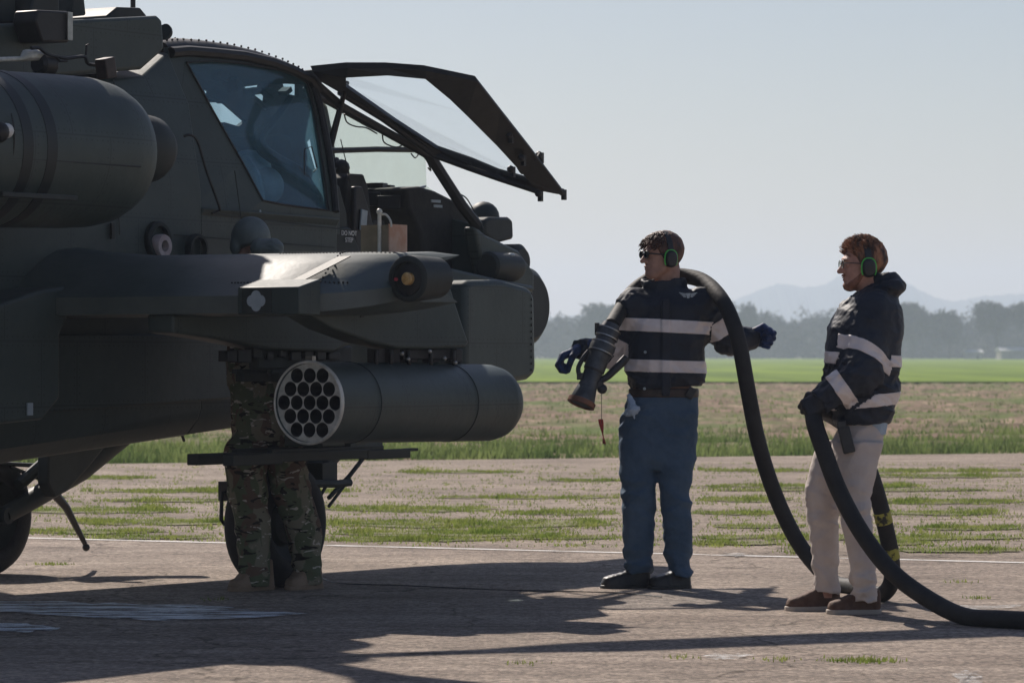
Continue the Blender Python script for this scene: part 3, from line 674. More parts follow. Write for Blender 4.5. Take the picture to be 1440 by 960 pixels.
def slab(name, poly, lat_out, lat_in, m, parent=heli, bevel=0.012):
    """outline traced on the outer plane, real depth towards the centre line"""
    pts = [P(x, y, lat_out) for x, y in poly]
    mb = MB(); mb.loft([[(lat_out, t, z) for _, t, z in pts], [(lat_in, t, z) for _, t, z in pts]])
    return mb.build(name, m, parent, bevel=bevel, seg=3)

# --- fuselage: lofted sections (belly, chine, side, shoulder, top)
def sec(t, zb, wb, w, zs, wt, zt, zc=0.14):
    h = [(0,zb),(wb,zb),(w-0.02,zb+zc*0.6),(w,zb+zc),(w,zs),(w*0.5+wt*0.5+0.03,zs+(zt-zs)*0.6),(wt,zt-0.03),(wt*0.6,zt),(0,zt)]
    r_ = [(x, t, z) for x, z in h]; l_ = [(-x, t, z) for x, z in h[1:-1]][::-1]
    return r_+l_
fz = MB()
fz.loft([sec(-8.5,1.1,0.12,0.2,1.6,0.1,1.75), sec(-6.5,0.62,0.2,0.34,1.55,0.2,1.9), sec(-4.6,0.50,0.34,0.50,1.7,0.35,2.3), sec(-3,0.56,0.40,0.54,1.9,0.45,2.5), sec(-1.57,0.672,0.42,0.54,2.05,0.45,2.55),
         sec(-0.3,0.765,0.42,0.53,2.1,0.36,2.70), sec(0.0,0.787,0.42,0.52,2.08,0.30,2.845)])
fz.loft([sec(0.002,0.79,0.42,0.51,1.95,0.5,2.02,), sec(1.28,0.88,0.42,0.51,1.93,0.5,2.0)])
fz.loft([sec(1.282,0.885,0.42,0.505,1.52,0.49,1.60), sec(2.6,0.98,0.40,0.50,1.50,0.48,1.58), sec(2.93,1.02,0.38,0.49,1.50,0.47,1.58)])
fz.loft([sec(2.932,1.02,0.36,0.475,1.75,0.33,2.03), sec(3.2,1.06,0.33,0.46,1.72,0.28,1.93), sec(3.45,1.15,0.28,0.43,1.66,0.24,1.84), sec(3.62,1.25,0.22,0.38,1.62,0.2,1.74)])
fz.build('fuselage', 'paint', heli, bevel=0.012, sharp=28)
# panel seams on the flank: thin proud strips of sealant and doors
pm = MB()
for a, b in [((245,330),(470,348)),((168,330),(160,110)),((330,240),(345,350)),((300,300),(480,322))]:
    p, q = P(*a, 0.543), P(*b, 0.543); pm.tube([p, q], 0.003, 5)
pm.build('panel_seam', 'paint_dark', heli)
# doghouse in front of the rotor mast
dh = slab('mast_fairing', [(-420,70),(-420,24),(-60,33),(10,33),(100,28),(222,22),(229,28),(232,70),(200,98),(-60,118),(-420,130)], 0.46, -0.46, 'paint', bevel=0.02)
slab('mast_fairing_cap', [(150,23),(166,10),(198,11),(207,22),(206,28),(150,29)], 0.22, -0.1, 'paint_dark', dh)
mb = MB(); p = P(187,15,0.1); mb.tube([p,(p[0],p[1],p[2]+0.3)],0.014,8); mb.build('antenna','black',dh)
mb = MB(); mb.lathe(P(231,45,0.30), (0.30,P(231,45,0.30)[1]+0.12,P(231,45,0.3)[2]-0.03), [(0,0.045),(0.02,0.04),(0.035,0.03),(0.04,0.01)],20); mb.build('light_dome','paint_dark',heli)
# uprights and pitch-change parts of the rotor mast
slab('mast_support', [(-40,-12),(22,-12),(24,32),(-40,34)], 0.35, 0.05, 'paint_dark')
slab('mast_support', [(50,-12),(84,-12),(84,30),(38,32)], 0.42, 0.2, 'paint_dark')
slab('equipment_box', [(53,14),(96,16),(100,19),(100,56),(96,60),(60,60),(50,30)], 0.62, 0.47, 'black')
mb = MB(); mb.box(P(98,37,0.63),(0.004,0.02,0.07)); mb.build('handle','metal',heli)
slab('mast_support', [(101,24),(103,-12),(118,-12),(122,22)], 0.3, 0.2, 'paint_dark')
# rotor head and blades, above the frame; they throw the long shadows
mb = MB(); mb.cyl((0,-1.35,2.8),(0,-1.35,3.75),0.16,0.12,20); mb.lathe((0,-1.35,3.66),(0,-1.35,3.9),[(0,0.3),(0.06,0.36),(0.16,0.34),(0.24,0.1)],24)
mast = mb.build('rotor_mast','paint_dark',heli)
slab('mast_cowling', [(-150,-6),(20,-6),(24,0),(50,6),(55,12),(60,18),(-150,28)], 0.30, -0.30, 'paint')
for k, wa in enumerate((57, 147, 237, 327)):      # degrees from the helicopter's right, anticlockwise
    a = R(wa); u = Vector((math.cos(a), math.sin(a), 0)); c_ = Vector((0,-1.35,3.8)); w_ = Vector((-u.y,u.x,0))
    rings = []
    for s_, ch, th, dz in [(0.3,0.10,0.05,0),(0.9,0.12,0.05,0),(1.4,0.265,0.03,-0.01),(4,0.265,0.03,-0.08),(6.6,0.265,0.026,-0.2),(7.2,0.16,0.015,-0.24)]:
        b_ = c_+u*s_+Vector((0,0,dz)); rings.append([b_+w_*ch,b_+w_*ch*0.4+Vector((0,0,th)),b_-w_*ch,b_-w_*ch*0.4-Vector((0,0,th))])
    m_ = MB(); m_.loft(rings); m_.build('rotor_blade','black',heli)

# --- canopy
tA = PS(262,88); 
outer = [PS(*q) for q in [(236,66),(262,64),(300,66),(335,71),(370,79),(405,91),(432,104),(446,118),(456,150),(466,200),(474,250),(478,298)]]+[PS(478,330),PS(390,330),PS(300,330),PS(232,330)]
hole = [PS(*q) for q in [(262,88),(300,86),(340,89),(380,96),(405,101),(422,108),(432,118),(441,150),(449,200),(456,250),(462,296),(430,292),(400,288),(369,282),(340,228),(300,158)]]
sheet('canopy_side', outer, [hole], (-0.03,0,0), 'paint', heli, 0.004)
sheet('cockpit_window', [Vector(p)+Vector((-0.012,0,0)) for p in hole], [], (-0.006,0,0), 'glass', heli)
mb = MB(); mb.tube([Vector(p)+Vector((0.003,0,0)) for p in hole]+[Vector(hole[0])+Vector((0.003,0,0))], 0.006, 6); mb.build('window_seal','black',heli)
# rear cockpit's left wall, no glass; window glints are put in as shaped holes
mo = [P(x,y,-0.38) for x, y in [(150,80),(200,66),(262,70),(335,78),(380,88),(432,112),(460,150),(470,200),(478,330),(150,330)]]
bright_holes = [[P(x,y,-0.38) for x, y in q] for q in ([(286,124),(300,130),(346,170),(336,178),(316,172),(312,184),(300,160)],[(326,108),(372,108),(378,120),(374,146),(350,128)],[(352,136),(358,138),(376,154),(374,158)],[(396,106),(420,112),(420,136),(404,132),(398,120)],[(428,120),(440,128),(444,160),(434,150)],[(432,200),(440,190),(450,236),(444,240)])]
sheet('canopy_side', mo, bright_holes, (-0.03,0,0), 'seat', heli)
# roof between the two sides, dark with a row of fasteners
roofl = [PS(*q) for q in [(236,66),(262,64),(300,66),(335,71),(370,79),(405,91),(432,104),(446,118)]]
mb = MB(); rings = []
for p in roofl:
    w_ = p[0]; rings.append([(w_*math.cos(a), p[1], p[2]+0.055*math.sin(a)) for a in np.linspace(0, math.pi, 11)]+[(w_*math.cos(a)*0.95, p[1], p[2]-0.03+0.04*math.sin(a)) for a in np.linspace(math.pi, 0, 11)])
mb.loft(rings)
for i in range(26):
    u = i/25*(len(roofl)-1.01); j = int(u); f_ = u-j; a = Vector(roofl[j])*(1-f_)+Vector(roofl[j+1])*f_
    mb.ball((a.x*0.86,a.y,a.z+0.035),0.007,6,4); mb.ball((a.x*0.1,a.y,a.z+0.056),0.007,6,4)
mb.build('canopy_roof','frame',heli)
# thick dark bands of the canopy side frame above the window
mb = MB(); mb.tube([Vector(PS(x,y))+Vector((0.01,0,0)) for x, y in [(238,74),(262,72),(300,75),(340,79),(380,88),(410,99),(434,112),(446,130)]], 0.030, 8); mb.build_each('canopy_frame','frame',heli)
mb = MB(); mb.tube([Vector(PS(x,y))+Vector((0.01,0,0)) for x, y in [(438,116),(448,150),(458,200),(466,250),(470,298)]], 0.022, 8)
mb.tube([P(437,112,0.30),P(480,150,0.30),P(540,184,0.31),P(605,220,0.33)],0.026,8)
mb.tube([P(600,212,0.33),P(628,256,0.36),P(650,290,0.40),P(672,318,0.44)],0.034,8)
mb.build_each('canopy_frame','frame',heli)
# the front cockpit's far side: rail, cross bar, strut and clear panes
mb = MB(); L_ = -0.30
mb.tube([P(437,130,L_),P(520,176,L_),P(600,214,L_),P(640,276,L_),P(662,306,L_)],0.020,8)
mb.tube([P(462,212,L_),P(530,210,L_),P(602,211,L_)],0.017,8)
mb.tube([P(462,206,L_+0.1),P(488,116,0.1)],0.014,8)
mb.build_each('canopy_frame','frame',heli)
sheet('cockpit_window', [P(440,134,-0.33),P(520,180,-0.33),P(598,216,-0.33),P(600,262,-0.33),P(640,290,-0.33),P(470,310,-0.33)], [], (-0.006,0,0), 'clear', heli)
# cables and hoses along the rail
mb = MB()
for pts in ([(440,122),(470,140),(500,160),(540,186),(570,204)],[(484,160),(488,172),(500,178),(515,180),(530,188)],[(538,184),(540,200),(556,207),(566,204)],[(578,216),(584,222),(590,214)],[(590,215),(600,226),(606,240),(602,236)],[(644,272),(655,278),(664,292),(674,310),(680,322)],[(455,160),(463,200),(470,236)]):
    mb.tube([P(x,y,0.26) for x, y in pts],0.0045,5,True)
mb.build_each('cable','black',heli)
mb = MB(); mb.tube([P(258,192,0.545),P(268,190,0.57),P(278,200,0.57),P(290,240,0.57),P(308,290,0.57),P(307,296,0.56),P(298,300,0.545)],0.007,6,True); mb.build('grab_handle','black',heli)
mb = MB(); mb.tube([P(428,246,0.47),P(428,210,0.44),P(438,206,0.44),P(446,236,0.46),P(441,242,0.47)],0.004,5); mb.build('window_latch','black',heli)
# --- cockpit insides
slab('cockpit_tub', [(470,300),(484,330),(500,405),(720,420),(672,322)], -0.38, -0.44, 'seat', heli)
slab('seat_back', [(488,250),(494,244),(512,245),(518,262),(522,300),(530,345),(536,395),(488,395),(478,330)], 0.24, 0.12, 'seat')
slab('cockpit_pillar', [(464,250),(478,262),(488,300),(492,350),(494,400),(466,400),(462,330)], 0.46, 0.38, 'paint_dark')
slab('cockpit_sill', [(470,318),(494,320),(506,350),(508,400),(470,400)], 0.495, 0.44, 'paint_dark')
slab('seat_armour', [(500,262),(510,262),(530,330),(536,395),(512,395),(498,330)], 0.34, 0.30, 'black')
mb = MB(); mb.box(P(511,310,0.35),(0.006,0.03,0.06), Matrix.Rotation(R(-8),3,'X')); mb.build('white_placard','palegrey',heli,bevel=0.003)
ins = slab('instrument_panel', [(572,264),(592,262),(612,268),(640,282),(668,306),(676,330),(680,400),(600,400),(592,330),(575,292)], 0.20, -0.28, 'seat', bevel=0.02)
mb = MB(); mb.box((0.204, P(612,285,0.2)[1], P(612,283,0.2)[2]),(0.003,0.05,0.008)); mb.box((0.204, P(615,290,0.2)[1], P(615,290,0.2)[2]),(0.003,0.045,0.008)); mb.build_each('caution_placard','palegrey',ins)
mb = MB()
for (x, y, rr) in [(528,266,.045),(540,268,.04),(520,280,.05),(548,285,.05),(560,272,.035),(535,300,.06),(560,300,.05),(580,310,.06),(545,325,.06),(575,335,.07),(600,340,.07),(640,345,.06),(520,320,.05)]:
    c_ = P(x,y,rng.uniform(-0.15,0.1)); mb.box(c_,(rr*1.4,rr,rr*0.8),Matrix.Rotation(rng.uniform(-.5,.5),3,'Z'))
    mb.tube([c_,(c_[0]+0.05,c_[1]+0.1,c_[2]+rng.uniform(-.1,.1)),(c_[0],c_[1]+0.18,c_[2]-0.05)],0.008,5)
mb.tube([P(470,225,0.05),P(480,245,0.05),P(478,262,0.05)],0.03,8); mb.tube([P(466,240,0.1),P(488,232,0.1),P(494,262,0.1)],0.008,5); mb.ball(P(480,236,0.1),0.05,10,6)
mb.build_each('cockpit_equipment','black',heli,bevel=0.005)
mb = MB(); mb.tube([P(556,272,0.1),P(598,262,0.12)],0.008,6); mb.build('rail_bar','palegrey',heli)
mb = MB(); mb.tube([P(493,258,0.3),P(486,225,0.3),P(479,196,0.3)],0.003,4); mb.build('whip_antenna','black',heli)
text('stencil_text','DO NOT\nSTEP', 0.038, P(491,333,0.50), (R(90),0,R(90)), 'white', heli)
# rear cockpit: seat, head rest, pilot's gear and far-side bracing
slab('seat_back', [(385,190),(412,190),(416,220),(430,296),(392,296),(375,250)], 0.2, -0.2, 'seat', bevel=0.03)
mb = MB(); mb.tube([P(408,138,0.3),P(390,165,0.3),(P(366,192,0.32)),(P(367,208,0.34)),P(385,222,0.36),P(420,242,0.40),P(450,275,0.44)],[0.022,0.026,0.034,0.034,0.036,0.034,0.012],8,True); mb.build('door_arm','frame',heli)
mb = MB(); mb.ball(P(350,240,0.1),0.13,14,10,(1,1,.9)); mb.ball(P(372,262,0.2),0.11,14,10); mb.tube([P(345,225,0.15),P(360,250,0.3),P(366,285,0.3)],0.03,8,True); mb.build_each('stowed_pack','palegrey',heli)
mb = MB()
for _ in range(14):
    x = rng.uniform(300,440); y = rng.uniform(105,150); c_ = P(x,y,rng.uniform(-.25,.1)); mb.box(c_,(0.03,rng.uniform(.02,.06),rng.uniform(.01,.04)),Matrix.Rotation(rng.uniform(-.6,.6),3,'X'))
mb.build_each('overhead_equipment','seat',heli)

# --- raised canopy door
D_out = [P(440,101,0.42),P(490,96,0.62),P(545,96,0.78),P(600,100,0.95),P(672,115,1.12),P(704,156,1.12),P(748,212,1.12),P(793,271,1.12),P(786,274,1.10),P(755,268,1.0),P(700,247,0.80),P(660,233,0.62),P(620,222,0.45),P(604,208,0.36),P(540,166,0.34),P(480,132,0.33),P(452,116,0.33)]
D_in  = [P(487,110,0.60),P(545,107,0.78),P(598,112,0.93),P(632,140,0.97),P(656,163,1.0),P(700,207,1.0),P(745,256,1.0),P(706,245,0.82),P(670,230,0.66),P(620,213,0.46),P(560,174,0.42),P(487,123,0.45)]
door_me = sheet_mesh(D_out, [D_in], (-0.02,0,0.035)); door_me.name = 'canopy_door'
door = finish('canopy_door', door_me, 'frame', heli, smooth=False, bevel=0.004)
gl = sheet('door_glass', [Vector(p)+Vector((-0.01,0,0.015)) for p in D_in], [], (-0.002,0,0.006), 'doorglass', door)
mb = MB(); mb.tube([P(x,y,l) for x, y, l in [(478,130,.33),(540,168,.36),(610,218,.42),(660,236,.6),(700,250,.8),(755,268,1.0)]],0.02,8); mb.build('door_rail','frame',door)
mb = MB()
for x, y in [(716,190),(733,222),(758,218),(718,238),(757,272),(790,270)]: mb.ball(P(x,y,1.08),0.022,8,6); mb.box(P(x+3,y+4,1.08),(0.012,0.012,0.03))
mb.tube([P(728,236,1.0),P(734,244,1.0),P(740,240,1.0)],0.006,5,True); mb.tube([P(752,226,1.1),P(758,216,1.1),P(763,230,1.1)],0.008,5)
mb.build_each('door_latch','black',door)
mb = MB(); mb.tube([P(466,207,.3),P(480,150,.33),P(487,118,.40)],0.013,8); mb.build('door_strut','black',door)

# --- nose: sensor turret, night-vision turret and housings
mb = MB(); c_ = P(738,431,0.40); zc, tc_ = c_[2], c_[1]
mb.lathe((0.46,tc_,zc),(-0.46,tc_,zc),[(0,0.06),(0.0,0.19),(0.04,0.235),(0.10,0.25),(0.36,0.25),(0.40,0.20),(0.52,0.20),(0.56,0.25),(0.82,0.25),(0.88,0.235),(0.92,0.19)],36); mb.build('sensor_turret','paint_dark',heli)
mb = MB(); c_ = P(736,368,0.20); mb.lathe((0.20,c_[1],c_[2]),(-0.24,c_[1],c_[2]),[(0,0.08),(0.03,0.11),(0.40,0.11),(0.44,0.08)],24); mb.build('night_sensor_turret','paint_dark',heli)
slab('nose_sensor_box', [(682,309),(690,305),(716,305),(722,310),(723,336),(700,342),(682,330)], 0.10, -0.25, 'paint_dark', bevel=0.02)
mb = MB(); mb.ball(P(680,306,-0.05),0.10,14,10); mb.build('nose_bulge','paint_dark',heli)
mb = MB(); a_, b_ = P(684,374,0.52), P(726,376,0.52); mb.lathe(a_, b_, [(0,0.07),(0.02,0.085),((Vector(b_)-Vector(a_)).length-0.04,0.085),((Vector(b_)-Vector(a_)).length,0.07)], 20); mb.build('side_sensor_housing','paint_dark',heli)
mb = MB(); mb.ball(P(719,359,0.56),0.02,8,6,(1,1.6,.7)); mb.ball(P(728,365,0.54),0.012,8,6); mb.build_each('housing_highlight','palegrey',heli)  # pale beads put in as the highlight on the side sensor housing
slab('cheek_panel', [(668,318),(684,330),(730,352),(752,382),(752,410),(690,412),(676,360)], 0.49, 0.40, 'paint', bevel=0.02)
# --- forward avionics bay on the right flank
bay = slab('avionics_bay', [(655,398),(664,394),(706,393),(742,403),(750,408),(753,420),(755,515),(754,526),(744,534),(700,541),(655,548)], 0.95, 0.50, 'paint', bevel=0.035)
mb = MB()
for y in np.linspace(412,520,13): mb.cyl(P(747,y,0.951),P(747,y,0.945)[:1] and (0.956,P(747,y,0.95)[1],P(747,y,0.95)[2]),0.007,n=8)
mb.build('screw_heads','black',bay)
slab('bay_step', [(560,372),(640,378),(700,392),(752,402),(752,410),(600,408),(560,398)], 0.66, 0.50, 'paint', bevel=0.02)
mb = MB(); mb.tube([P(585,371,0.7),P(606,381,0.7)],0.018,8); mb.tube([P(606,381,0.7),P(626,379,0.7)],0.026,8); mb.build_each('vent_tube','palegrey',heli)
# side fairing behind and around the wing root
slab('side_fairing', [(-420,470),(-420,400),(0,427),(60,407),(112,400),(117,402),(100,440),(85,470),(85,560),(60,590),(-420,640)], 0.80, 0.52, 'paint', bevel=0.02)
slab('side_fairing', [(35,480),(60,470),(260,470),(330,480),(330,560),(60,580),(35,560)], 0.575, 0.5, 'paint', bevel=0.01)
mb = MB(); p = P(42,575,0.81); mb.box(p,(0.004,0.02,0.03)); mb.build('drain_plate','palegrey',heli)
# --- engine nacelle
ntop, nbot = 108, 320
a_ = P(0,214,1.1); z0 = CAMH-(214-497)*0; 
nz = P(150,205,1.08)[2]
A_ = Vector((1.08,-6.0,nz-0.13)); B_ = Vector((1.08,-1.46,nz-0.035)); LN = (B_-A_).length
nac = MB(); rN = 0.367
nac.lathe(A_, B_, [(0,0.12),(0.3,0.2),(1.2,0.33),(2.2,rN),(LN-0.45,rN),(LN-0.26,rN*0.985),(LN-0.15,rN*0.94),(LN-0.075,rN*0.86),(LN-0.025,rN*0.75),(LN,rN*0.60)], 48)
nacelle = nac.build('engine_nacelle','paint',heli)
c_ = P(196,209,0.98); mb = MB(); mb.lathe((c_[0],c_[1]-0.16,c_[2]),(c_[0],c_[1]+0.2,c_[2]),[(0,0.16),(0.14,0.175),(0.24,0.165),(0.31,0.125),(0.35,0.06),(0.36,0.01)],32); mb.build('nose_gearbox','paint_dark',nacelle)
mb = MB()
for x in (38,72):
    t_ = P(x,214,1.08+rN)[1]; u = t_+6.0; mb.lathe(A_+(B_-A_).normalized()*(u-0.028), B_, [(0,rN*0.99),(0.004,rN+0.003),(0.075,rN+0.003),(0.079,rN*0.99)], 48, cap=False)
mb.build('dark_band','bandpaint',nacelle)
mb = MB(); 
pts = [(1.08+(rN+0.002)*math.cos(R(-14)), t, nz-0.03+(rN+0.002)*math.sin(R(-14))) for t in np.linspace(P(18,250,1.44)[1],-1.72,12)]; mb.tube(pts,0.004,5)
mb.tube([(1.08+(rN+.002)*math.cos(R(a)),P(18,250,1.44)[1],nz-0.03+(rN+.002)*math.sin(R(a))) for a in range(-14,20,4)],0.004,5)
mb.build('cowling_seam','black',nacelle)
mb = MB(); mb.box((1.47,P(48,276,1.46)[1],P(48,276,1.46)[2]),(0.03,0.27,0.012)); mb.build('cowling_step','paint_dark',nacelle,bevel=0.004)
mb = MB(); mb.ball(P(9,184,1.45),0.035,12,8); mb.build('fire_port','white',nacelle); mb = MB(); mb.ball(P(-2,186,1.44),0.05,12,8); mb.build('port_collar','black',nacelle)
# oxygen-hose-like lines, clamp and tie on top of the nacelle
mb = MB(); mb.tube([P(-40,86,0.8),P(0,84,0.8),P(30,83,0.8),P(36,78,0.8),P(56,78,0.8)],[0.012,0.012,0.012,0.028,0.028],10); mb.build('bare_pipe','endplate',heli)
mb = MB(); mb.tube([P(44,68,0.85),P(55,68,0.85),P(66,76,0.85),P(80,80,0.85),P(95,82,0.85),P(118,80,0.85),P(124,90,0.85),P(140,92,0.85),P(146,94,0.85)],0.009,6,True)
mb.tube([P(78,80,0.85),P(84,86,0.85),P(94,86,0.85)],0.007,6); mb.tube([P(121,78,0.85),P(122,64,0.85),P(125,63,0.85)],0.006,6)
mb.lathe(P(52,90,0.8),P(72,92,0.8),[(0,0.04),(0.02,0.055),(0.1,0.055),(0.12,0.04)],12)
mb.build_each('control_linkage','black',heli)
mb = MB(); mb.box(P(149,96,0.9),(0.035,0.04,0.05),Matrix.Rotation(R(12),3,'X')); mb.build('plug_cover','belt',heli,bevel=0.006)
# fuelling ports on the flank
def ring(name, px, py, lat, r0, r1, m, dep=0.02):
    c_ = P(px,py,lat); mb = MB(); mb.lathe((lat-0.02,c_[1],c_[2]),(lat+dep,c_[1],c_[2]),[(0,r1),(0.02+dep*0.6,r1),(0.02+dep,r1*0.93),(0.02+dep,r0),(0.01,r0)],28,cap=False); return mb.build(name,m,heli)
ring('fuel_port', 222, 338, 0.545, 0.075, 0.10, 'paint_dark'); ring('port_seal', 226, 346, 0.56, 0.030, 0.062, 'pink', 0.03); ring('fuel_port', 277, 350, 0.545, 0.06, 0.08, 'paint_dark')
mb = MB(); mb.box(P(158,325,0.55),(0.006,0.012,0.04)); mb.build('static_port','black',heli)
mb = MB(); mb.ball(P(366,299,0.515),0.01,6,4,(.4,1,1.6)); mb.build('rivet_light','palegrey',heli)

# --- stub wing
def wsec(lat, te, tl, zte, k=1.0, up=0.0):
    zc = zte+0.15
    pr = [(te,zte),(te-0.005,zte+0.085*k),(te+0.12,zte+0.160*k+up),(te+0.25,zte+0.237*k+up),(te+0.37,zte+0.283*k+up),(te+0.52,zte+0.30*k+up),(tl-0.12,zte+0.25*k+up),(tl,zte+0.14*k),(tl-0.08,zte+0.05*k),(te+0.5,zte-0.01*k),(te+0.2,zte-0.012*k)]
    return [(lat,t,z) for t, z in pr]
wg = MB()
wg.loft([wsec(0.5,-1.60,-0.42,1.40,1.0,0.06),wsec(0.75,-1.57,-0.42,1.408,1.0,0.02),wsec(1.0,-1.54,-0.43,1.41),wsec(1.9,-1.415,-0.40,1.412),wsec(2.15,-1.34,-0.38,1.415),wsec(2.26,-1.22,-0.38,1.43,0.95),wsec(2.34,-1.08,-0.40,1.45,0.9),wsec(2.40,-0.92,-0.45,1.48,0.75)])
wing = wg.build('stub_wing','wingpaint',heli,sharp=40)
wl = MB(); wl.loft([[(-x,y,z) for x,y,z in wsec(0.5,-1.60,-0.42,1.40,1.0,0.06)],[(-x,y,z) for x,y,z in wsec(1.9,-1.415,-0.40,1.412)],[(-x,y,z) for x,y,z in wsec(2.40,-1.10,-0.40,1.45,0.9)]]); wl.build('stub_wing','paint',heli,sharp=40)
# light plate at the trailing edge, and its quatrefoil marking
te = lambda lat: np.interp(lat,[0.5,1.9,2.15,2.3,2.4],[-1.60,-1.415,-1.34,-1.22,-1.10])
l0, l1 = 1.84, 2.20
mb = MB(); mb.loft([[(l,te(1.9)-0.075,1.405),(l,te(1.9)-0.075,1.535),(l,te(1.9)+0.10,1.575),(l,te(1.9)+0.10,1.405)] for l in (l0,l1)]); fl = mb.build('formation_light_box','paint',wing,bevel=0.006)
mb = MB(); mb.box((1.955,te(1.9)-0.077,1.470),(0.085,0.004,0.057)); mb.build('marking_panel','paint_dark',fl,False)
mb = MB()
for dx_, dz_ in ((0,0.022),(0,-0.022),(0.026,0),(-0.026,0),(0,0)): mb.lathe((1.955+dx_,te(1.9)-0.0815-0.0002*(dx_*100+dz_*200),1.470+dz_),(1.955+dx_,te(1.9)-0.0845-0.0002*(dx_*100+dz_*200),1.470+dz_),[(0,0.028),(0.003,0.028)],18)
mb.build('quatrefoil_marking','palegrey',fl,False)
# access panel and rivets on the outer upper surface
mb = MB()
def wz(lat, u):   # upper surface height at a distance u ahead of the trailing edge
    return 1.412+np.interp(u,[0,0.12,0.25,0.37,0.52],[0.085,0.160,0.237,0.283,0.30])
q = [(2.02,0.10),(2.09,0.10),(2.21,0.34),(2.14,0.34)]
mb.add([(l,te(1.9)+u,wz(l,u)+0.006) for l,u in q]+[(l,te(1.9)+u,wz(l,u)+0.001) for l,u in q],[(0,1,2,3),(0,1,5,4),(1,2,6,5),(2,3,7,6),(3,0,4,7)]); mb.build('access_panel','paint_dark',wing,False)
mb = MB()
for i in range(34):
    l = 1.70+0.55*i/33
    for u in (0.10,0.50): mb.ball((l,te(l)+u,wz(l,u)+0.001),0.006,6,4)
for i in range(12): mb.ball((2.18-0.01*i,te(2.1)+0.05+0.035*i,wz(2,0.05+0.035*i)+0.012),0.006,6,4)
mb.build('wing_rivets','black',wing)
c_ = P(574,392,2.47); mb = MB(); mb.lathe((2.47,c_[1]+0.26,c_[2]+0.01),(2.47,c_[1]-0.01,c_[2]),[(0,0.03),(0.02,0.10),(0.20,0.112),(0.262,0.112),(0.27,0.10),(0.27,0.085),(0.25,0.082),(0.25,0.01)],32); tl_ = mb.build('wing_tip_light','paint_dark',wing)
mb = MB(); mb.lathe((2.47,c_[1]+0.05,c_[2]),(2.47,c_[1]-0.02,c_[2]),[(0,0.075),(0.045,0.075),(0.05,0.058)],28); mb.build('lamp_housing','black',tl_)
mb = MB(); mb.lathe((2.475,c_[1]+0.02,c_[2]),(2.475,c_[1]-0.03,c_[2]),[(0,0.031),(0.04,0.031),(0.046,0.026),(0.048,0.012),(0.044,0.011),(0.044,0.002)],24); mb.build('amber_lens','amber',tl_)
mb = MB(); mb.lathe((2.415,c_[1]-0.02,c_[2]-0.002),(2.415,c_[1]-0.03,c_[2]-0.002),[(0,0.010),(0.01,0.008)],12); mb.build('red_lens','redlens',tl_)
# --- outer pylon with rack and rocket pod
pyl = slab('outer_pylon', [(428,436),(445,448),(470,463),(520,481),(560,490),(600,491),(655,488),(660,482),(652,460),(634,404),(630,401),(600,402),(545,400),(470,432)], 2.07, 1.91, 'paint', bevel=0.014)
mb = MB()
for x in (529,550,575,606,638): mb.box(P(x,500,1.99),(0.035,0.03,0.035)); mb.cyl(P(x,492,2.05),P(x,514,2.05),0.011,n=8)
mb.box(P(590,498,1.99),(0.05,0.22,0.025)); mb.build_each('ejector_rack','black',pyl,bevel=0.004)
mb = MB()
for x,y in ((565,497),(574,505),(625,504),(640,510),(604,494)): mb.ball(P(x,y,2.075),0.012,8,6)
mb.build_each('rack_bolts','metal',pyl)
mb = MB()
for x,y in ((522,415),(563,425),(509,432)): mb.box(P(x,y,2.072),(0.003,0.012,0.05))
mb.build_each('pylon_slots','black',pyl)
pr_ = P(433,566,2.0); pf_ = P(699,566,2.0); rP = 0.2; A_ = Vector(pr_); B_ = Vector(pf_); LP = (B_-A_).length; pu = (B_-A_).normalized()
mb = MB(); mb.lathe(A_,B_,[(0.02,rP-0.012),(0.0,rP-0.010),(-0.004,rP-0.003),(0.0,rP),(0.03,rP),(0.032,rP-0.002),(LP-0.11,rP-0.002),(LP-0.05,rP-0.012),(LP-0.005,rP-0.035),(LP+0.025,rP-0.07),(LP+0.04,rP-0.13)],56,cap=False)
pod = mb.build('rocket_pod','paint',heli,sharp=50)
e1 = pu.cross(Vector((0,0,1))).normalized(); e2 = e1.cross(pu)*-1
e2 = pu.cross(e1)*-1 if (pu.cross(e1)).z < 0 else pu.cross(e1)
def circ(cx, cy, r_, off, n=22): return [A_+pu*off+e1*(cx+r_*math.cos(2*math.pi*i/n))+e2*(cy+r_*math.sin(2*math.pi*i/n)) for i in range(n)]
# nineteen tubes: one, six, twelve
cen = []
s3 = math.sqrt(3)/2; sp_ = 0.0755
for row in range(-2,3):
    nrow = 5-abs(row)
    for k in range(nrow): cen.append(((k-(nrow-1)/2)*sp_, row*sp_*s3))
cen = [(a, b) for a, b in cen]
plate = sheet_mesh(circ(0,0,rP-0.0105,0.012,72), [circ(a,b,0.0366,0.012) for a, b in cen], pu*0.008)
plate.name = 'end_plate'; ep = finish('end_plate', plate, 'endplate', pod, smooth=False)
mb = MB()
for a, b in cen:
    c_ = A_+e1*a+e2*b
    mb.lathe(c_+pu*0.016, c_+pu*0.5, [(0,0.0362),(0.3,0.0362),(0.3,0.001)],22,cap=False)
    mb.lathe(c_+pu*0.016, c_+pu*0.5, [(0,0.0350),(0.29,0.0350)],22,cap=False)
mb.build('launch_tubes','plastic',pod)
mb = MB(); mb.lathe(A_-pu*0.003,B_,[(0,rP-0.010),(-0.002,rP-0.002),(0.004,rP+0.004),(0.018,rP+0.004),(0.02,rP)],56,cap=False); mb.build('pod_rim','endplate',pod)
for u0 in (0.34, 1.22):
    mb = MB(); mb.lathe(A_+pu*u0,B_,[(0,rP-0.003),(0.001,rP+0.0005),(0.005,rP+0.0005),(0.006,rP-0.003)],56,cap=False); mb.build('pod_seam','bandpaint',pod)
